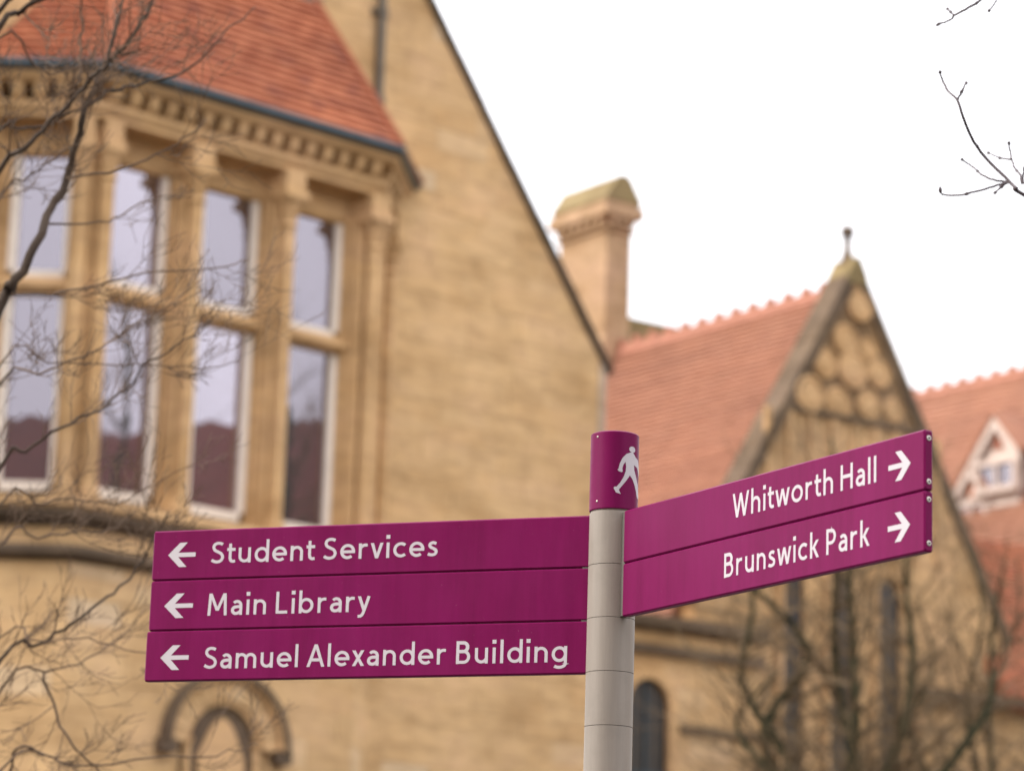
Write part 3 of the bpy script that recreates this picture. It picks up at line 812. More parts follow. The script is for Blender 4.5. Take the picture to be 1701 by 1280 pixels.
mb.build('parapet_coping', M_SOOT_SHADE, wing)
mb = MB(); mb.box(FL, -7.6, lu1 + 0.04, -0.1, 0.10, zl - 0.50, zl - 0.36); mb.build('string_course', M_SOOT_SHADE, wing)
mb = MB(); zq = FL.uz(1230, 1222)[1]; mb.box(FL, wac[0] + war + 0.25, lu1 + 0.04, -0.1, 0.07, zq - 0.05, zq + 0.05); mb.build('string_course', M_SOOT_SHADE, wing)
wn = empty('window'); wn.parent = wing; wn.matrix_parent_inverse = Matrix.Translation(wing.location).inverted()
MB().prism(arch_pts(wac[0], wac[1], war) + [(wac[0] - war, 3.2), (wac[0] + war, 3.2)], FL, 0.004, 0.008).build('pane', M_GLASS2, wn)
for k in range(11):
    a0, a1 = 180 * k / 11 + 0.5, 180 * (k + 1) / 11 - 0.5
    MB().prism(arch_pts(wac[0], wac[1], war + 0.17, a0, a1, 2) + arch_pts(wac[0], wac[1], war, a1, a0, 2), FL, -0.02, 0.10 + random.uniform(-.004, .004)).build('voussoir', M_TRIM, wn)
mb = MB()
for s in (-1, 1):
    mb.box(FL, wac[0] + s * (war + 0.08) - 0.08, wac[0] + s * (war + 0.08) + 0.08, -0.02, 0.10, 3.2, wac[1])
mb.build('jamb', M_TRIM, wn)
mb = MB(); mb.box(FL, wac[0] - 0.02, wac[0] + 0.02, 0.0, 0.035, 3.2, wac[1] + war - 0.02); mb.box(FL, wac[0] - war, wac[0] + war, 0.0, 0.03, 5.66, 5.72); mb.build('glazing_bar', M_GUTTER, wn)
# link range to the right of the gable
zk = F2.uz(1700, 1160, 0.5)[1]
link = empty('link_building', F2(5, -1, 0))
tag(link, 'low stone link with red tiled lean-to roof right of the carved gable', 'building')
MB().box(F2, lu1 + 3.4, 9.5, -0.3, 0.3, 0, zk - 0.05).build('wall', M_MORTAR, link)
stones(link, Frame(F2(0, 0.3, 0), 54.0), [(lu1 + 3.4, 3.5), (9.5, 3.5), (9.5, zk - 0.2), (lu1 + 3.4, zk - 0.2)], 0.0, M_STONE2, hmin=0.26, hmax=0.36)
mb = MB(); mb.box(F2, lu1 + 3.3, 9.5, 0.2, 0.58, zk - 0.14, zk - 0.02); mb.build('gutter', M_SOOT_SHADE, link)
kt = math.tan(math.radians(52)); LZ = zk + 2.9
lp = [F2(2.72, 0.5, zk), F2(9.5, 0.5, zk), F2(9.5, 0.5 - 2.9 / kt, LZ), F2(2.72, 0.5 - 2.9 / kt, LZ)]
MB().add(lp + [q - Vector((0, 0, 0.2)) for q in lp], [(0, 1, 2, 3), (4, 5, 6, 7), (0, 1, 5, 4), (1, 2, 6, 5), (2, 3, 7, 6), (3, 0, 4, 7)]).build('roof', M_TILE, link)
roof_face(lp[0] + Vector((0, 0, .02)), lp[1] + Vector((0, 0, .02)), [q + Vector((0, 0, .02)) for q in lp], M_TILE, link, gauge=0.11, wid=0.18)

# ================================================================== RANGE WITH DORMERS
UR = 10.6; RZ3 = 15.0
rng = empty('tiled_range', F2(UR, -12, 0))
tag(rng, 'long orange tiled roof with ridge cresting and white gabled dormers behind the carved gable', 'building')
HW3 = 4.6
for s in (-1, 1):
    p = [F2(UR + s * HW3, -1.0, RZ3 - HW3 * SL2), F2(UR + s * HW3, -24, RZ3 - HW3 * SL2), F2(UR, -24, RZ3), F2(UR, -1.0, RZ3)]
    MB().add([q - Vector((0, 0, 0.03)) for q in p] + [q - Vector((0, 0, 0.2)) for q in p], [(0, 1, 2, 3), (4, 5, 6, 7), (0, 1, 5, 4), (1, 2, 6, 5), (2, 3, 7, 6), (3, 0, 4, 7)]).build('roof', M_TILE2, rng)
    if s < 0: roof_face(p[0], p[1], p, M_TILE2, rng, gauge=0.14, wid=0.24)
    MB().box(F2, UR + s * (HW3 - 0.3) - 0.15, UR + s * (HW3 - 0.3) + 0.15, -24, -1.2, 0, RZ3 - HW3 * SL2 + 0.3).build('wall', M_STONE2, rng)
MB().prism([(UR - HW3 + 0.2, 0), (UR + HW3 - 0.2, 0), (UR + HW3 - 0.2, RZ3 - HW3 * SL2), (UR, RZ3 - 0.3), (UR - HW3 + 0.2, RZ3 - HW3 * SL2)], F2, -1.4, -1.1).build('gable_wall', M_STONE2, rng)
ridge(rng, F2, UR, RZ3 + 0.04, 1.0, 24, M_RIDGE, step=0.45)
FS = Frame(F2(0, 0, 0), 54.0 - 90)                   # side frame: u runs back along the range, d points left
def dormer(ax, ay, ud, hw, h, sill):
    """gabled dormer; ud = distance of its front from the gable centre line, apex at pixel ax, ay"""
    fr = Frame(F2(ud, 0, 0), 54.0 + 90)              # u towards the viewer, d out of the roof (left)
    au, az = fr.uz(ax, ay)
    dm = empty('dormer'); dm.parent = rng; dm.matrix_parent_inverse = Matrix.Translation(rng.location).inverted()
    ez = az - h
    back = UR - (RZ3 - az) / SL2 - ud + 0.25
    body = MB(); body.prism([(au - hw + 0.06, sill - 0.6), (au + hw - 0.06, sill - 0.6), (au + hw - 0.06, ez), (au, az - 0.12), (au - hw + 0.06, ez)], fr, -back, -0.06)
    body.build('dormer_wall', M_CREAM, dm)
    for s in (-1, 1):
        t = 0.07
        bb = MB(); bb.prism([(au, az), (au, az - 0.24), (au + s * (hw + 0.08), ez - 0.24), (au + s * (hw + 0.08), ez)], fr, 0.0, 0.07 + (0.004 if s > 0 else 0))
        bb.build('bargeboard', M_CREAM, dm)
        rp = [(au, az + 0.01), (au + s * (hw + 0.12), ez - 0.03), (au + s * (hw + 0.12), ez + 0.06), (au, az + 0.10)]
        MB().prism(rp, fr, -back, 0.10 + (0.004 if s > 0 else 0)).build('dormer_roof', M_TILE2, dm)
    fm = MB(); q = 0.09
    fm.box(fr, au - hw + 0.02, au - hw + 0.02 + q, -0.055, 0.05, sill, ez - 0.1); fm.box(fr, au + hw - 0.02 - q, au + hw - 0.02, -0.055, 0.05, sill, ez - 0.1)
    fm.box(fr, au - hw, au + hw, -0.055, 0.09, sill - 0.12, sill); fm.box(fr, au - hw + 0.02, au + hw - 0.02, -0.055, 0.055, ez - 0.18, ez - 0.08)
    fm.box(fr, au - 0.03, au + 0.03, -0.055, 0.04, sill, ez - 0.18)
    fm.build('frame', M_CREAM, dm)
    for s in (-1, 1):
        a, b = sorted((au + s * 0.03, au + s * (hw - 0.11)))
        MB().box(fr, a, b, -0.055, -0.02, sill, ez - 0.18).build('pane', M_GLASS, dm)
    kk = MB(); kk.prism([(au - 0.12, az - 0.62), (au + 0.12, az - 0.62), (au, az - 0.3)], fr, -0.055, -0.03); kk.build('gable_opening', M_TILE, dm)
dormer(1655, 690, 8.72, 0.54, 0.74, 12.35)
dormer(1613, 770, 8.8, 0.45, 0.62, 11.75)
dormer(1760, 680, 9.05, 0.62, 0.78, 12.55)

# ================================================================== RANGES ACROSS THE COURT, SEEN ONLY IN THE GLASS
def court_range(loc, deg, L, ev, rz, depth, label):
    fr = Frame(loc, deg)
    o = empty('court_building', fr(0, 0, 0)); tag(o, label, 'building', 'ranges round the court')
    MB().box(fr, -L, L, -depth, 0, 0, ev).build('wall', M_STONE2, o)
    a = [fr(-L, 0.4, ev - 0.1), fr(L, 0.4, ev - 0.1), fr(L, -depth / 2, rz), fr(-L, -depth / 2, rz)]
    b = [fr(-L, -depth - 0.4, ev - 0.1), fr(L, -depth - 0.4, ev - 0.1)]
    MB().add(a + b, [(0, 1, 2, 3), (4, 5, 2, 3), (0, 3, 4), (1, 2, 5), (0, 1, 5, 4)]).build('roof', M_TILE3, o)
    for k in range(int(L)):
        u = -L + 1 + 2 * k
        MB().box(fr, u - 0.5, u + 0.5, 0.002, 0.03, 4.5, 7.5).build('window', M_GLASS2, o)
    for k in range(3):
        u = -L * 0.6 + k * L * 0.6
        MB().prism([(u - 1.6, ev), (u + 1.6, ev), (u, ev + 3.0)], fr, -depth / 2, 0.15).build('gablet', M_STONE2, o)
    return o
court_range((40, 22, 0), 180 - 12, 16, 12.3, 18.6, 9, 'stone range with red tiled roof facing the bay window across the court')
court_range((-6, -12, 0), 270 + 3, 20, 13.0, 18.2, 10, 'stone range with red tiled roof standing behind the viewpoint of the court')

# ================================================================== TREES
def grow(out, p, d, L, r, lev, rng_, up=0.12, kink=0.25, n=5, kids=3, spread=0.8):
    pts = [p.copy()]; rad = [r]; d = d.normalized()
    for i in range(n):
        j = Vector((rng_.gauss(0, 1), rng_.gauss(0, 1), rng_.gauss(0, 1))) * kink
        d = (d + j * 0.6 + Vector((0, 0, up))).normalized()
        p = p + d * (L / n); pts.append(p.copy()); rad.append(max(r * (1 - 0.75 * (i + 1) / n), 0.0009))
        if lev > 0 and i >= 1:
            for _ in range(kids if rng_.random() < 0.75 else 1):
                if rng_.random() < 0.72:
                    e = Vector((rng_.gauss(0, 1), rng_.gauss(0, 1), rng_.gauss(0, 1)))
                    e = (e - d * e.dot(d)).normalized()
                    grow(out, p, d + e * spread * rng_.uniform(0.6, 1.3), L * rng_.uniform(0.4, 0.72), max(rad[-1] * 0.62, 0.0012), lev - 1, rng_, up, kink, max(3, n - 1), max(1, kids - 1), spread)
    out.append((pts, rad, lev))

def smooth_path(pts, k=3):
    out = []
    n = len(pts)
    for i in range(n - 1):
        p0, p1, p2, p3 = pts[max(i - 1, 0)], pts[i], pts[i + 1], pts[min(i + 2, n - 1)]
        for j in range(k):
            t = j / k
            out.append(0.5 * ((2 * p1) + (p2 - p0) * t + (2 * p0 - 5 * p1 + 4 * p2 - p3) * t * t + (3 * p1 - p0 - 3 * p2 + p3) * t ** 3))
    out.append(pts[-1]); return out

def traced_tree(name, label, trunk_px, dep, paths, bark, twig, seed, trunk_r, twig_lev, twig_len, twig_n, height, up=0.1, twig_r=0.004, buds=False, jit=0.004):
    rg = random.Random(seed)
    base = at_depth(trunk_px, 1000, dep); base.z = 0
    t = empty(name, base); tag(t, label, 'tree')
    tp = [base + Vector((0, 0, -0.1)), base + Vector((0.03, 0.02, height * 0.4)), base + Vector((-0.05, 0.05, height * 0.75)), base + Vector((0.02, 0.0, height))]
    MB().tube(smooth_path(tp, 4), [trunk_r * (1.25 - 1.05 * i / 12) for i in range(13)], 12).build('trunk', bark, t, smooth=True)
    tw = MB(); bd = MB()
    for (pp, r0, r1, off, root) in paths:
        n = len(pp); ph = rg.uniform(0, 6)
        P = [at_depth(x, y, dep + (0.08 if root is None else 0) + off * min(i, 4) / 4.0 + 0.05 * math.sin(ph + i * 1.3) * (i > 0)) for i, (x, y) in enumerate(pp)]
        if root is not None:
            z = min(root, height * 0.96)
            q = base + Vector((0, 0, z)); P = [q, q.lerp(P[0], 0.5) + Vector((0, 0, 0.06))] + P
        P = smooth_path(P, 4); k = len(P)
        P = [q + Vector((rg.gauss(0, 1), rg.gauss(0, 1), rg.gauss(0, 1))) * jit * (0 < i < k - 1) for i, q in enumerate(P)]
        R_ = [r0 + (r1 - r0) * (i / (k - 1)) ** 0.8 for i in range(k)]
        MB().tube(P, R_, 8).build('limb', bark if r0 > 0.006 else twig, t, smooth=True)
        if buds:
            for i in (k - 1, k // 2):
                bd.lathe([(0.003, -0.008), (0.0058, -0.001), (0.0045, 0.005), (0.0015, 0.011)], P[i], 6, (P[min(i + 1, k - 1)] - P[i - 1]))
        L = sum((P[i + 1] - P[i]).length for i in range(k - 1))
        cnt = int(twig_n * L)
        for _ in range(cnt):
            i = rg.randrange(k // 6, k - 1); d = (P[i + 1] - P[i]).normalized()
            e = Vector((rg.gauss(0, 1), rg.gauss(0, 0.7), rg.gauss(0, 1))); e = (e - d * e.dot(d)).normalized()
            out = []
            grow(out, P[i], d * 0.8 + e * rg.uniform(0.5, 1.1), twig_len * rg.uniform(0.35, 1.1), min(R_[i] * 0.55, twig_r), twig_lev, rg, up, 0.2, 5, 2, 0.75)
            for a, b, _l in out: tw.tube(a, b, 4)
    if tw.v: tw.build('twigs', twig, t, recalc=False, kind='stuff')
    if bd.v: bd.build('buds', bark, t, recalc=False, kind='stuff')
    return t

LP = [
 ([(0, 506), (16, 482), (58, 408), (86, 346), (111, 296), (124, 251), (136, 206), (152, 156), (165, 124), (181, 99), (206, 82), (231, 41), (255, 0), (275, -50)], 0.021, 0.004, 0.1, 2.2),
 ([(0, 284), (41, 247), (82, 206), (119, 165), (156, 128), (177, 107), (193, 41), (206, 0), (214, -50)], 0.011, 0.004, -0.2, 3.3),
 ([(119, 165), (130, 128), (134, 90), (136, 41), (132, -20)], 0.006, 0.003, 0.0, None),
 ([(147, 173), (190, 150), (231, 140), (305, 119), (342, 91), (371, 58), (424, 12)], 0.007, 0.002, 0.2, None),
 ([(0, 218), (29, 212), (66, 212), (110, 190), (150, 168)], 0.008, 0.003, 0.0, 3.6),
 ([(0, 45), (29, 21), (45, 8), (82, -6), (110, -40)], 0.013, 0.006, 0.1, 4.0),
 ([(0, 14), (25, -4), (60, -40)], 0.012, 0.006, 0.1, 4.2),
 ([(16, 490), (82, 488), (165, 474), (243, 455), (371, 443), (416, 430)], 0.006, 0.0016, 0.2, None),
 ([(111, 296), (206, 280), (272, 251), (313, 226), (342, 198)], 0.005, 0.0016, -0.2, None),
 ([(74, 372), (165, 371), (214, 350), (255, 329), (300, 322)], 0.004, 0.0016, 0.1, None),
 ([(0, 775), (41, 751), (103, 709), (165, 681), (206, 648), (247, 602), (305, 569), (350, 530)], 0.008, 0.002, 0.1, 1.9),
 ([(0, 639), (62, 623), (136, 594), (177, 569), (231, 536), (300, 500)], 0.0055, 0.0018, -0.2, 2.1),
 ([(0, 600), (80, 600), (190, 606), (260, 604), (330, 612), (400, 600)], 0.004, 0.0015, 0.2, 2.1),
 ([(0, 1097), (55, 1071), (91, 1053), (146, 1017), (190, 984), (230, 940), (251, 904), (280, 850)], 0.0085, 0.003, 0.1, 1.4),
 ([(0, 1137), (73, 1115), (128, 1101), (200, 1060), (240, 1010)], 0.006, 0.0018, 0.3, 1.4),
 ([(0, 1064), (66, 1068), (146, 1060), (226, 1082), (300, 1090)], 0.0045, 0.0016, -0.2, 1.4),
 ([(0, 1276), (73, 1254), (128, 1272), (255, 1257), (357, 1254), (430, 1235)], 0.006, 0.0018, 0.2, 1.2),
 ([(73, 1254), (30, 1240), (10, 1300), (-40, 1330)], 0.005, 0.004, 0.0, None),
 ([(0, 905), (60, 893), (120, 884), (180, 880), (225, 850)], 0.006, 0.002, 0.2, 1.6),
 ([(73, 1115), (95, 1190), (120, 1235), (150, 1262), (175, 1300)], 0.005, 0.003, 0.0, None),
 ([(0, 60), (60, 110), (90, 120), (160, 100)], 0.006, 0.002, 0.3, 3.9),
 ([(0, 330), (40, 300), (90, 262), (125, 240)], 0.006, 0.002, -0.1, 3.0),
 ([(0, 840), (60, 835), (120, 828), (190, 835), (260, 800), (320, 770)], 0.005, 0.0016, 0.3, 1.7),
]
traced_tree('bare_tree', 'leafless tree with dark forking limbs in front of the bay window', -330, 9.6, LP, M_BARK, M_TWIG, 11, 0.12, 2, 0.2, 7.5, 5.2)
RP = [
 ([(1701, 324), (1689, 314), (1678, 303), (1637, 262), (1613, 227), (1601, 197), (1590, 167), (1574, 150), (1566, 134), (1561.5, 120)], 0.0068, 0.0029, 0.0, 3.6),
 ([(1590, 167), (1598, 153), (1605, 138)], 0.0034, 0.0028, 0.0, None),
 ([(1676, 303), (1650, 298), (1631, 290), (1618, 279), (1607, 271), (1598, 265)], 0.0039, 0.0027, 0.15, None),
 ([(1676, 303), (1650, 310), (1620, 318.5), (1593, 324), (1567, 324), (1562, 316)], 0.0039, 0.0027, -0.15, None),
 ([(1715, 312), (1695, 290), (1686, 279), (1680.5, 265), (1678, 251), (1676, 238)], 0.0041, 0.0028, 0.3, 3.7),
 ([(1680.5, 265), (1661, 262), (1642, 254)], 0.0032, 0.0025, 0.3, None),
 ([(1676, 303), (1664, 310), (1653, 320)], 0.0034, 0.0027, 0.0, None),
 ([(1660, -40), (1628, 0), (1622, 5), (1604, 16), (1585, 26), (1579, 33), (1559, 40.5)], 0.0056, 0.0029, 0.1, 4.0),
 ([(1690, -60), (1656, 0), (1643, 18)], 0.0036, 0.0025, 0.4, 4.1),
 ([(1585, 26), (1579, 20), (1574, 15)], 0.0030, 0.0024, 0.3, None),
 ([(1705, 260), (1698, 300)], 0.0039, 0.0030, 0.2, None),
]
traced_tree('slender_tree', 'slender bare twigs with small buds against the white sky', 2050, 8.0, RP, M_TWIGR, M_TWIGR, 5, 0.07, 0, 0.05, 0, 4.6, buds=True, jit=0.0006)

def bush_tree(name, label, px, dep, stems, H, seed, r0=0.1):
    rg = random.Random(seed); base = at_depth(px, 1000, dep); base.z = 0
    t = empty(name, base); tag(t, label, 'tree', 'bare trees across the court' if name == 'court_tree' else 'bare trees before the carved gable')
    MB().tube([base + Vector((0, 0, -0.1)), base + Vector((0.02, 0, 1.2)), base + Vector((0.0, 0.05, 2.9))], [r0 * 1.8, r0 * 1.5, r0 * 1.2], 12).build('trunk', M_IVY, t, smooth=True)
    tw = MB()
    for (dx, top) in stems:
        p = base + Vector((0, 0, rg.uniform(2.3, 2.8))); out = []
        pts = [p]; n = 6
        end = base + Vector((dx, rg.uniform(-0.8, 0.8), top))
        for i in range(1, n + 1):
            f = i / n; bow = math.sin(f * math.pi) * 0.22
            q = p.lerp(end, f) + Vector((dx * bow, 0, -0.1 * bow)) + Vector((rg.gauss(0, .16), rg.gauss(0, .16), 0))
            pts.append(q)
        pts = smooth_path(pts, 3); k = len(pts)
        R_ = [r0 * (1 - 0.86 * i / (k - 1)) for i in range(k)]
        MB().tube(pts, R_, 8).build('limb', M_IVY, t, smooth=True)
        for i in range(3, k - 1):
            for _ in range(3):
                d = (pts[i + 1] - pts[i]).normalized(); e = Vector((rg.gauss(0, 1), rg.gauss(0, 1), rg.gauss(0, .6))); e = (e - d * e.dot(d)).normalized()
                o2 = []; grow(o2, pts[i], d * 0.6 + e, rg.uniform(0.6, 1.5), min(R_[i] * 0.45, 0.022), 2, rg, 0.08, 0.3, 4, 2, 0.7)
                for a, b, _l in o2: tw.tube(a, b, 3)
    tw.build('twigs', M_DEAD, t, recalc=False, kind='stuff')
    return t
bush_tree('spreading_tree', 'dark mossy multi-stemmed bare tree in front of the carved gable', 1395, 30.0, [(-1.1, 7.0), (-0.55, 7.6), (-0.1, 8.0), (0.35, 7.6), (0.9, 7.2), (1.5, 6.8), (-0.8, 5.6), (0.6, 5.8)], 8, 3, 0.092)
bush_tree('brown_shrub_tree', 'brown twiggy bare tree beside the red lean-to roof', 1640, 33.0, [(-0.8, 6.8), (-0.2, 7.4), (0.3, 7.6), (0.9, 7.0)], 8, 9, 0.06)
bush_tree('court_tree', 'tall bare court tree mirrored in the panes nearer the bay corner', 3150, 27.0, [(-2.5, 12), (-1.2, 14), (0, 15), (1.4, 14), (2.6, 12.5)], 14, 21, 0.16)

bush_tree('court_tree', 'bushy bare court tree mirrored in the pane beside the plain gable wall', 3090, 30.4, [(-2.2, 10.5), (-1.4, 12.5), (-0.5, 13.5), (0.6, 13.5), (1.6, 12.5), (2.4, 10.5)], 14, 33, 0.17)

# ================================================================== FINGERPOST
PX_, PY_ = 0.23925, 6.7361
post = empty('fingerpost_sign', (PX_, PY_, 0))
tag(post, 'purple fingerpost with white lettering on five panels and a grey round pole', 'sign')
PR = 0.0540
PITCHZ = 0.1211
Z0 = 2.8475                                          # top of the panels
c0 = Vector((PX_, PY_, 0))
MB().lathe([(PR - 0.003, 0.0), (PR - 0.003, Z0 + 0.012)], c0, 48).build('pole', M_SEAM, post, smooth=False)
def smooth_by_angle(o, deg=16):
    me = o.data
    me.polygons.foreach_set('use_smooth', [True] * len(me.polygons))
    bm = bmesh.new(); bm.from_mesh(me)
    for e in bm.edges:
        if len(e.link_faces) == 2 and e.calc_face_angle(0) > math.radians(deg): e.smooth = False
    bm.to_mesh(me); bm.free()
zt = Z0 + 0.002
k = 0
while zt > 0.05:
    zb = max(0.0, zt - PITCHZ)
    o = MB().lathe([(PR - 0.002, zb + 0.0004), (PR - 0.0003, zb + 0.0006), (PR, zb + 0.0011), (PR, zt - 0.0011), (PR - 0.0003, zt - 0.0006), (PR - 0.002, zt - 0.0004)], c0, 64).build('pole_sleeve', M_POLE, post)
    smooth_by_angle(o); zt = zb; k += 1
# cap
CZ0, CZ1 = 2.8530, 3.034
cap = MB().lathe([(PR - 0.004, CZ0 + 0.004), (PR + 0.0004, CZ0 + 0.001), (PR + 0.0012, CZ0 + 0.003), (PR + 0.0012, CZ1 - 0.0035), (PR - 0.0008, CZ1 - 0.0012), (PR - 0.004, CZ1), (0.01, CZ1 + 0.001)], c0, 96).build('cap', M_PURPLE, post)
smooth_by_angle(cap)
MB().lathe([(PR - 0.0024, Z0 - 0.0005), (PR - 0.0024, CZ0 + 0.002)], c0, 48).build('collar', M_POLE, post)

# direction from pole axis to camera, for unwrapping the cap
toc = (Vector((0, 0, 0)) - Vector((PX_, PY_, 0))).normalized()
rgt = Vector((-toc.y, toc.x, 0))                     # image right seen from the camera
if rgt.x < 0: rgt = -rgt
def on_cap(deg, z, r):
    a = math.radians(deg)
    return c0 + (toc * math.cos(a) + rgt * math.sin(a)) * r + Vector((0, 0, z))
def cap_deg(x, y):                                   # crop pixels of the cap picture -> degrees round the cap, height
    cx = 503 - (y - 350) * 0.052; f = max(-0.98, min(0.98, (x - cx) / 290))
    dg = math.degrees(math.asin(f))
    py = 700 + y / 7.53; px = 960 + x / 7.53
    r = ray(px, py); hor = math.hypot(PX_, PY_) - PR * math.cos(math.radians(dg))
    return dg, CAM.z + r.z / math.hypot(r.x, r.y) * hor
body = [cap_deg(*q) for q in [(688, 388), (640, 405), (592, 455), (557, 525), (541, 588), (528, 600), (538, 618), (576, 634), (588, 622), (586, 582), (600, 540), (626, 503), (631, 560), (624, 622), (598, 690), (555, 762), (508, 815), (492, 812), (473, 826), (500, 886), (556, 905), (542, 872), (536, 850), (562, 818), (622, 745), (671, 674), (700, 720), (723, 800), (737, 880), (743, 930), (747, 958)]]
zf = body[-1][1]; zk_ = cap_deg(671, 674)[1]; zh = cap_deg(780, 660)[1]
body += [(80, zf - 0.001), (97, zf - 0.005), (98, zf + 0.003), (84, zf + 0.008), (76, zf + 0.03), (68, zk_ - 0.008)]
body += [cap_deg(*q) for q in [(726, 610), (724, 545)]]
body += [(69, zh + 0.012), (84, zh - 0.006), (92, zh - 0.012), (98, zh - 0.007), (95, zh + 0.0), (88, zh + 0.006), (74, zh + 0.030)]
body += [cap_deg(*q) for q in [(747, 450), (733, 418), (722, 400), (722, 388)]]
hd = cap_deg(713, 352)
head = [(hd[0] + 10.3 * math.cos(a), hd[1] + 0.0093 * 0.75 * math.sin(a)) for a in [2 * math.pi * i / 24 for i in range(24)]]
def wrap(name, polys, r, mt, parent):
    bm = bmesh.new()
    for k_, pl in enumerate(polys):
        vs = [bm.verts.new((x, (z - 2.9) * 1000, 0.0)) for x, z in pl]
        bm.faces.new(vs)
    bm.normal_update()
    bmesh.ops.triangulate(bm, faces=bm.faces[:])
    for i in range(-2, 26):
        bmesh.ops.bisect_plane(bm, geom=bm.verts[:] + bm.edges[:] + bm.faces[:], plane_co=(i * 4.0, 0, 0), plane_no=(1, 0, 0))
    vs = [on_cap(v.co.x, v.co.y / 1000 + 2.9, r) for v in bm.verts]
    bm.verts.index_update(); fs = [tuple(v.index for v in f.verts) for f in bm.faces]
    bm.free()
    return obj(name, vs, fs, mt, parent, recalc=True)
wrap('walking_figure', [body], PR + 0.0016, M_LETTER, cap)
wrap('figure_head', [head], PR + 0.00165, M_LETTER, cap)

def screw(parent, c, nrm, r):
    o = MB().lathe([(r * 1.05, -0.002), (r * 1.05, 0.0003), (r * 0.92, 0.0009), (r * 0.55, 0.0011)], c, 18, nrm).build('screw', M_STEEL, parent)
    MB().lathe([(r * 0.5, 0.0012), (r * 0.42, 0.00135)], c, 6, nrm).build('socket', M_HOLE, o)
for x, y in ((303, 193), (270, 997)):
    dg, z = cap_deg(x, y); p = on_cap(dg, z, PR + 0.0012); nrm = p - Vector((PX_, PY_, z))
    screw(cap, p, nrm, 0.0024)

# ---- lettering: strokes of even width; units: cap height = 1
W_ = 0.130; H_ = W_ / 2; XH = 0.69
def arc(cx, cy, rx, ry, a0, a1, n=None):
    n = n or max(4, int(abs(a1 - a0) / 9))
    return [(cx + rx * math.cos(math.radians(a0 + (a1 - a0) * i / n)), cy + ry * math.sin(math.radians(a0 + (a1 - a0) * i / n))) for i in range(n + 1)]
def cr(pts, k=6):
    return [tuple(q)[:2] for q in smooth_path([Vector((x, y, 0)) for x, y in pts], k)]
def stroke(p, w=W_):
    quads = []; n = len(p); L = []; R = []
    for i in range(n):
        a = Vector(p[max(i - 1, 0)]); b = Vector(p[i]); c = Vector(p[min(i + 1, n - 1)])
        d1 = (b - a) if i > 0 else (c - b); d2 = (c - b) if i < n - 1 else (b - a)
        d1 = d1.normalized(); d2 = d2.normalized(); t = (d1 + d2).normalized(); nn = Vector((-t.y, t.x))
        k_ = 1 / max(0.4, nn.dot(Vector((-d1.y, d1.x))))
        L.append(b + nn * w / 2 * k_); R.append(b - nn * w / 2 * k_)
    return [[tuple(R[i]), tuple(R[i + 1]), tuple(L[i + 1]), tuple(L[i])] for i in range(n - 1)]
def leg(x0, y0, x1, y1, w=W_):
    l = math.hypot(x1 - x0, y1 - y0); k_ = w / 2 * l / abs(y1 - y0)
    return [[(x0 - k_, y0), (x0 + k_, y0), (x1 + k_, y1), (x1 - k_, y1)]]
def vs_(x, y0, y1): return stroke([(x, y0), (x, y1)])
AS = 1.03
OV = arc(0.345, 0.345, 0.275, 0.28, 0, 360)
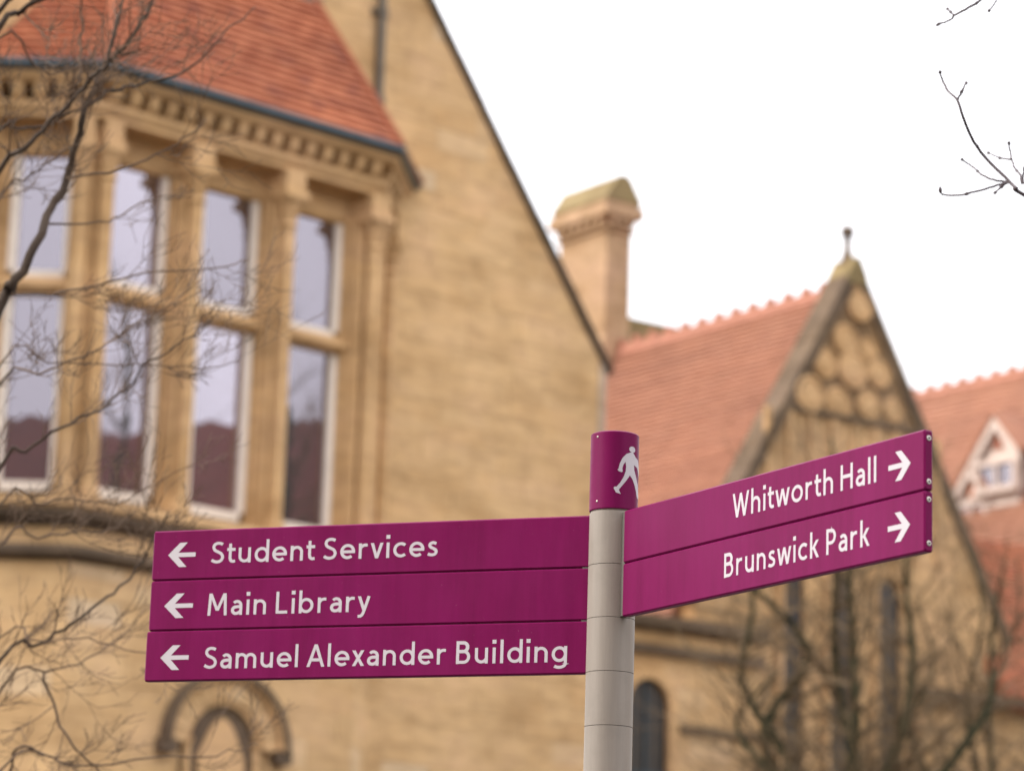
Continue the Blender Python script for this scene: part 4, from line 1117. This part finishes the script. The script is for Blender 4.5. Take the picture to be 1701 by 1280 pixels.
GL = {
 'n': (0.58, [vs_(.075, 0, XH), stroke(arc(.29, .40, .215, .215, 180, 0) + [(.505, 0)])]),
 'h': (0.58, [vs_(.075, 0, AS), stroke(arc(.29, .40, .215, .215, 180, 0) + [(.505, 0)])]),
 'm': (0.95, [vs_(.075, 0, XH), stroke(arc(.275, .415, .2, .2, 180, 0) + [(.475, 0)]), stroke(arc(.675, .415, .2, .2, 180, 0) + [(.875, 0)])]),
 'u': (0.58, [stroke([(.075, XH)] + arc(.29, .29, .215, .215, 180, 360)), vs_(.505, 0, XH)]),
 'r': (0.40, [vs_(.075, 0, XH), stroke(arc(.30, .39, .225, .225, 180, 78) + [(.39, .612)])]),
 'o': (0.69, [stroke(OV)]),
 'e': (0.66, [stroke(arc(.335, .345, .262, .275, 0, 312)), stroke([(.1, .335), (.665, .335)], .13)]),
 'c': (0.56, [stroke(arc(.34, .345, .268, .275, 47, 313))]),
 'd': (0.66, [stroke(arc(.325, .345, .255, .275, 0, 360)), vs_(.583, 0, AS)]),
 'b': (0.66, [stroke(arc(.335, .345, .255, .275, 0, 360)), vs_(.075, 0, AS)]),
 'g': (0.66, [stroke(arc(.325, .345, .255, .275, 0, 360)), stroke([(.583, XH), (.583, -.06)] + arc(.325, -.06, .258, .165, 0, -140))]),
 'a': (0.54, [stroke([(.455, 0), (.455, .42)] + arc(.275, .425, .18, .19, 0, 140)), stroke([(.455, .385), (.27, .375)] + arc(.235, .22, .16, .15, 90, 270) + [(.30, .078), (.40, .13), (.455, .21)], .135)]),
 's': (0.46, [stroke(cr([(.385, .57), (.25, .617), (.13, .575), (.10, .49), (.15, .415), (.255, .355), (.36, .285), (.385, .19), (.33, .105), (.215, .075), (.10, .09), (.03, .125)]))]),
 'S': (0.62, [stroke(cr([(.53, .865), (.43, .912), (.31, .925), (.175, .875), (.118, .745), (.18, .61), (.32, .53), (.47, .44), (.54, .29), (.475, .135), (.31, .072), (.15, .10), (.045, .165)]))]),
 't': (0.42, [stroke([(.165, .89), (.165, .24), (.185, .145), (.235, .09), (.30, .073), (.40, .09)]), stroke([(.02, .62), (.40, .62)], .135)]),
 'i': (0.15, [vs_(.075, 0, XH), stroke([(.075, .86), (.075, 1.03)], .17)]),
 'l': (0.15, [vs_(.075, 0, AS)]),
 'v': (0.58, [leg(.08, XH, .29, 0), leg(.50, XH, .29, 0)]),
 'w': (0.90, [leg(.08, XH, .25, 0), leg(.45, XH, .25, 0), leg(.45, XH, .65, 0), leg(.82, XH, .65, 0)]),
 'x': (0.58, [leg(.09, XH, .49, 0), leg(.48, XH, .10, 0)]),
 'y': (0.58, [leg(.08, XH, .31, .03), stroke([(.505, XH), (.27, -.06), (.215, -.15), (.14, -.20), (.03, -.20)])]),
 'k': (0.56, [vs_(.075, 0, AS), leg(.45, XH, .16, .34), leg(.22, .42, .475, 0)]),
 'M': (0.92, [leg(.085, 0, .13, 1), leg(.14, 1, .46, .22), leg(.78, 1, .46, .22), leg(.79, 1, .835, 0)]),
 'L': (0.53, [stroke([(.075, 1), (.075, .075), (.53, .075)])]),
 'A': (0.82, [leg(.08, 0, .41, 1), leg(.74, 0, .41, 1), stroke([(.2, .31), (.62, .31)], .135)]),
 'B': (0.63, [vs_(.075, 0, 1), stroke([(.075, .925), (.30, .925)] + arc(.315, .735, .18, .19, 90, -90) + [(.075, .545)], .145), stroke([(.075, .545), (.32, .545)] + arc(.335, .31, .215, .235, 90, -90) + [(.075, .075)])]),
 'H': (0.72, [vs_(.075, 0, 1), vs_(.645, 0, 1), stroke([(.075, .53), (.645, .53)], .14)]),
 'P': (0.58, [vs_(.075, 0, 1), stroke([(.075, .925), (.30, .925)] + arc(.30, .685, .215, .24, 90, -90) + [(.075, .445)])]),
 'W': (1.08, [leg(.08, 1, .31, 0), leg(.54, .97, .31, 0), leg(.54, .97, .77, 0), leg(1.0, 1, .77, 0)]),
}
SB = {c: 0.088 for c in 'nhmruildbBLHPMk'}; SB.update({c: 0.03 for c in 'vwxyAWt'}); SB.update({c: 0.068 for c in 'ocedagsS'})
def layout(txt):
    x = 0; polys = []; layer = 0
    for i, c in enumerate(txt):
        if c == ' ': x += 0.25; continue
        wd, strokes = GL[c]
        if i: x += SB.get(c, .06)
        for s_ in strokes:
            layer = (layer + 1) % 6
            for q in s_: polys.append(([(px + x, py) for px, py in q], layer, i))
        x += wd
        if i < len(txt) - 1: x += SB.get(c, .06)
    return polys, x
def panel(fr, u0, u1, ztop, txt, tx0, tx1, base_px, caph, arrow_x, arrow_right):
    """one finger: fr u runs along the panel (picture left to right), d to its face"""
    T = 0.0215; h = PITCHZ - 0.0016; zb = ztop - h; c = 0.0032
    prof = [(-T, zb + c), (-T + c, zb), (-c, zb), (0, zb + c), (0, ztop - c), (-c, ztop), (-T + c, ztop), (-T, ztop - c)]
    n = len(prof); v = []
    for u, ins in ((u0, c), (u0 + c, 0), (u1 - c, 0), (u1, c)):
        zc = (zb + ztop) / 2; dc = -T / 2
        for d, z in prof: v.append(fr(u, dc + (d - dc) * (1 - 2 * ins / T), zc + (z - zc) * (1 - 2 * ins / h)))
    f = [tuple(range(n)), tuple(range(3 * n, 4 * n))[::-1]]
    for k_ in range(3): f += [(k_ * n + i, k_ * n + (i + 1) % n, (k_ + 1) * n + (i + 1) % n, (k_ + 1) * n + i) for i in range(n)]
    pn = obj('finger_panel', v, f, M_PURPLE, post)
    pn['label'] = 'purple panel reading ' + txt
    polys, wtot = layout(txt)
    a = fr.uz(tx0, base_px)[0]; b = fr.uz(tx1, base_px)[0]; sx = (b - a) / wtot
    zbase = fr.uz((tx0 + tx1) / 2, base_px)[1] if not isinstance(base_px, tuple) else base_px
    for k_ in sorted({p_[2] for p_ in polys}):
        mb = MB()
        for q, ly, w_ in polys:
            if w_ == k_: mb.add([fr(a + x * sx, 0.0003 + ly * 0.00006, zbase + y * caph) for x, y in q], [(0, 1, 2, 3)])
        mb.build('letter', M_LETTER, pn, recalc=False)
    ax0, ax1, ay = arrow_x
    p0, zc = fr.uz(ax0, ay); p1, _ = fr.uz(ax1, ay); Lw = p1 - p0
    sh = [(0, 0), (.42, .47), (.69, .47), (.37, .083), (1, .083), (1, -.083), (.37, -.083), (.69, -.47), (.42, -.47)]
    zc = fr.uz((ax0 + ax1) / 2, ay)[1]
    AH = 0.0625
    pts = [fr((p1 - x * Lw) if arrow_right else (p0 + x * Lw), 0.0004, zc + y * AH) for x, y in sh]
    # split into quads so the outline stays exact
    obj('arrow', pts, [(0, 1, 2, 3), (0, 3, 6), (3, 4, 5, 6), (0, 6, 7, 8)], M_LETTER, pn, recalc=False)
    return pn, zb

TL, TR = -69.5, -29.5
gL = dirn(TL)
FLs = Frame((0, 0), TL + 180)                        # u rightwards in the picture
nL = Vector((FLs.g.y, -FLs.g.x, 0))
FLs.o = c0 + FLs.n * 0.011
FRs = Frame((0, 0), TR + 180); FRs.o = c0 + FRs.n * 0.011
CH = 0.0525
uL = [FLs.uz(255.8, 881)[0], FLs.uz(248.5, 1005)[0], FLs.uz(241, 1092)[0]]
uL1 = -0.047
zs = [Z0 - i * PITCHZ for i in range(3)]
panel(FLs, uL[0], uL1, zs[0], 'Student Services', 350, 727, 929.5, CH, (279.5, 325, 921), False)
panel(FLs, uL[1], uL1, zs[1], 'Main Library', 344, 615, 1018.5, CH, (273, 320.5, 1005.5), False)
panel(FLs, uL[2], uL1, zs[2], 'Samuel Alexander Building', 338, 942, 1104.5, CH, (266.5, 313.5, 1091.5), False)
uR = FRs.uz(1535.6, 712)[0]
for i, (t_, a, b, base, ar) in enumerate((('Whitworth Hall', 1217, 1456, 830.5, (1476, 1513, 773)), ('Brunswick Park', 1203, 1445, 932.5, (1475, 1512, 874.5)))):
    pn, zb = panel(FRs, 0.0635, uR, zs[i], t_, a, b, base, CH, ar, True)
    for dz in (0.0165, PITCHZ - 0.0185):
        screw(pn, FRs(uR + 0.0002, -0.0108, zs[i] - dz), FRs.g, 0.0052)
# brackets that hold the fingers to the pole
for fr, uu, n in ((FLs, -0.05, 3), (FRs, 0.05, 2)):
    s = -1 if uu < 0 else 1
    a, b = sorted((s * 0.044, s * 0.068))
    MB().box(fr, a, b, -0.0195, -0.0022, Z0 - n * PITCHZ + 0.004, Z0 - 0.003).build('bracket', M_SEAM, post)
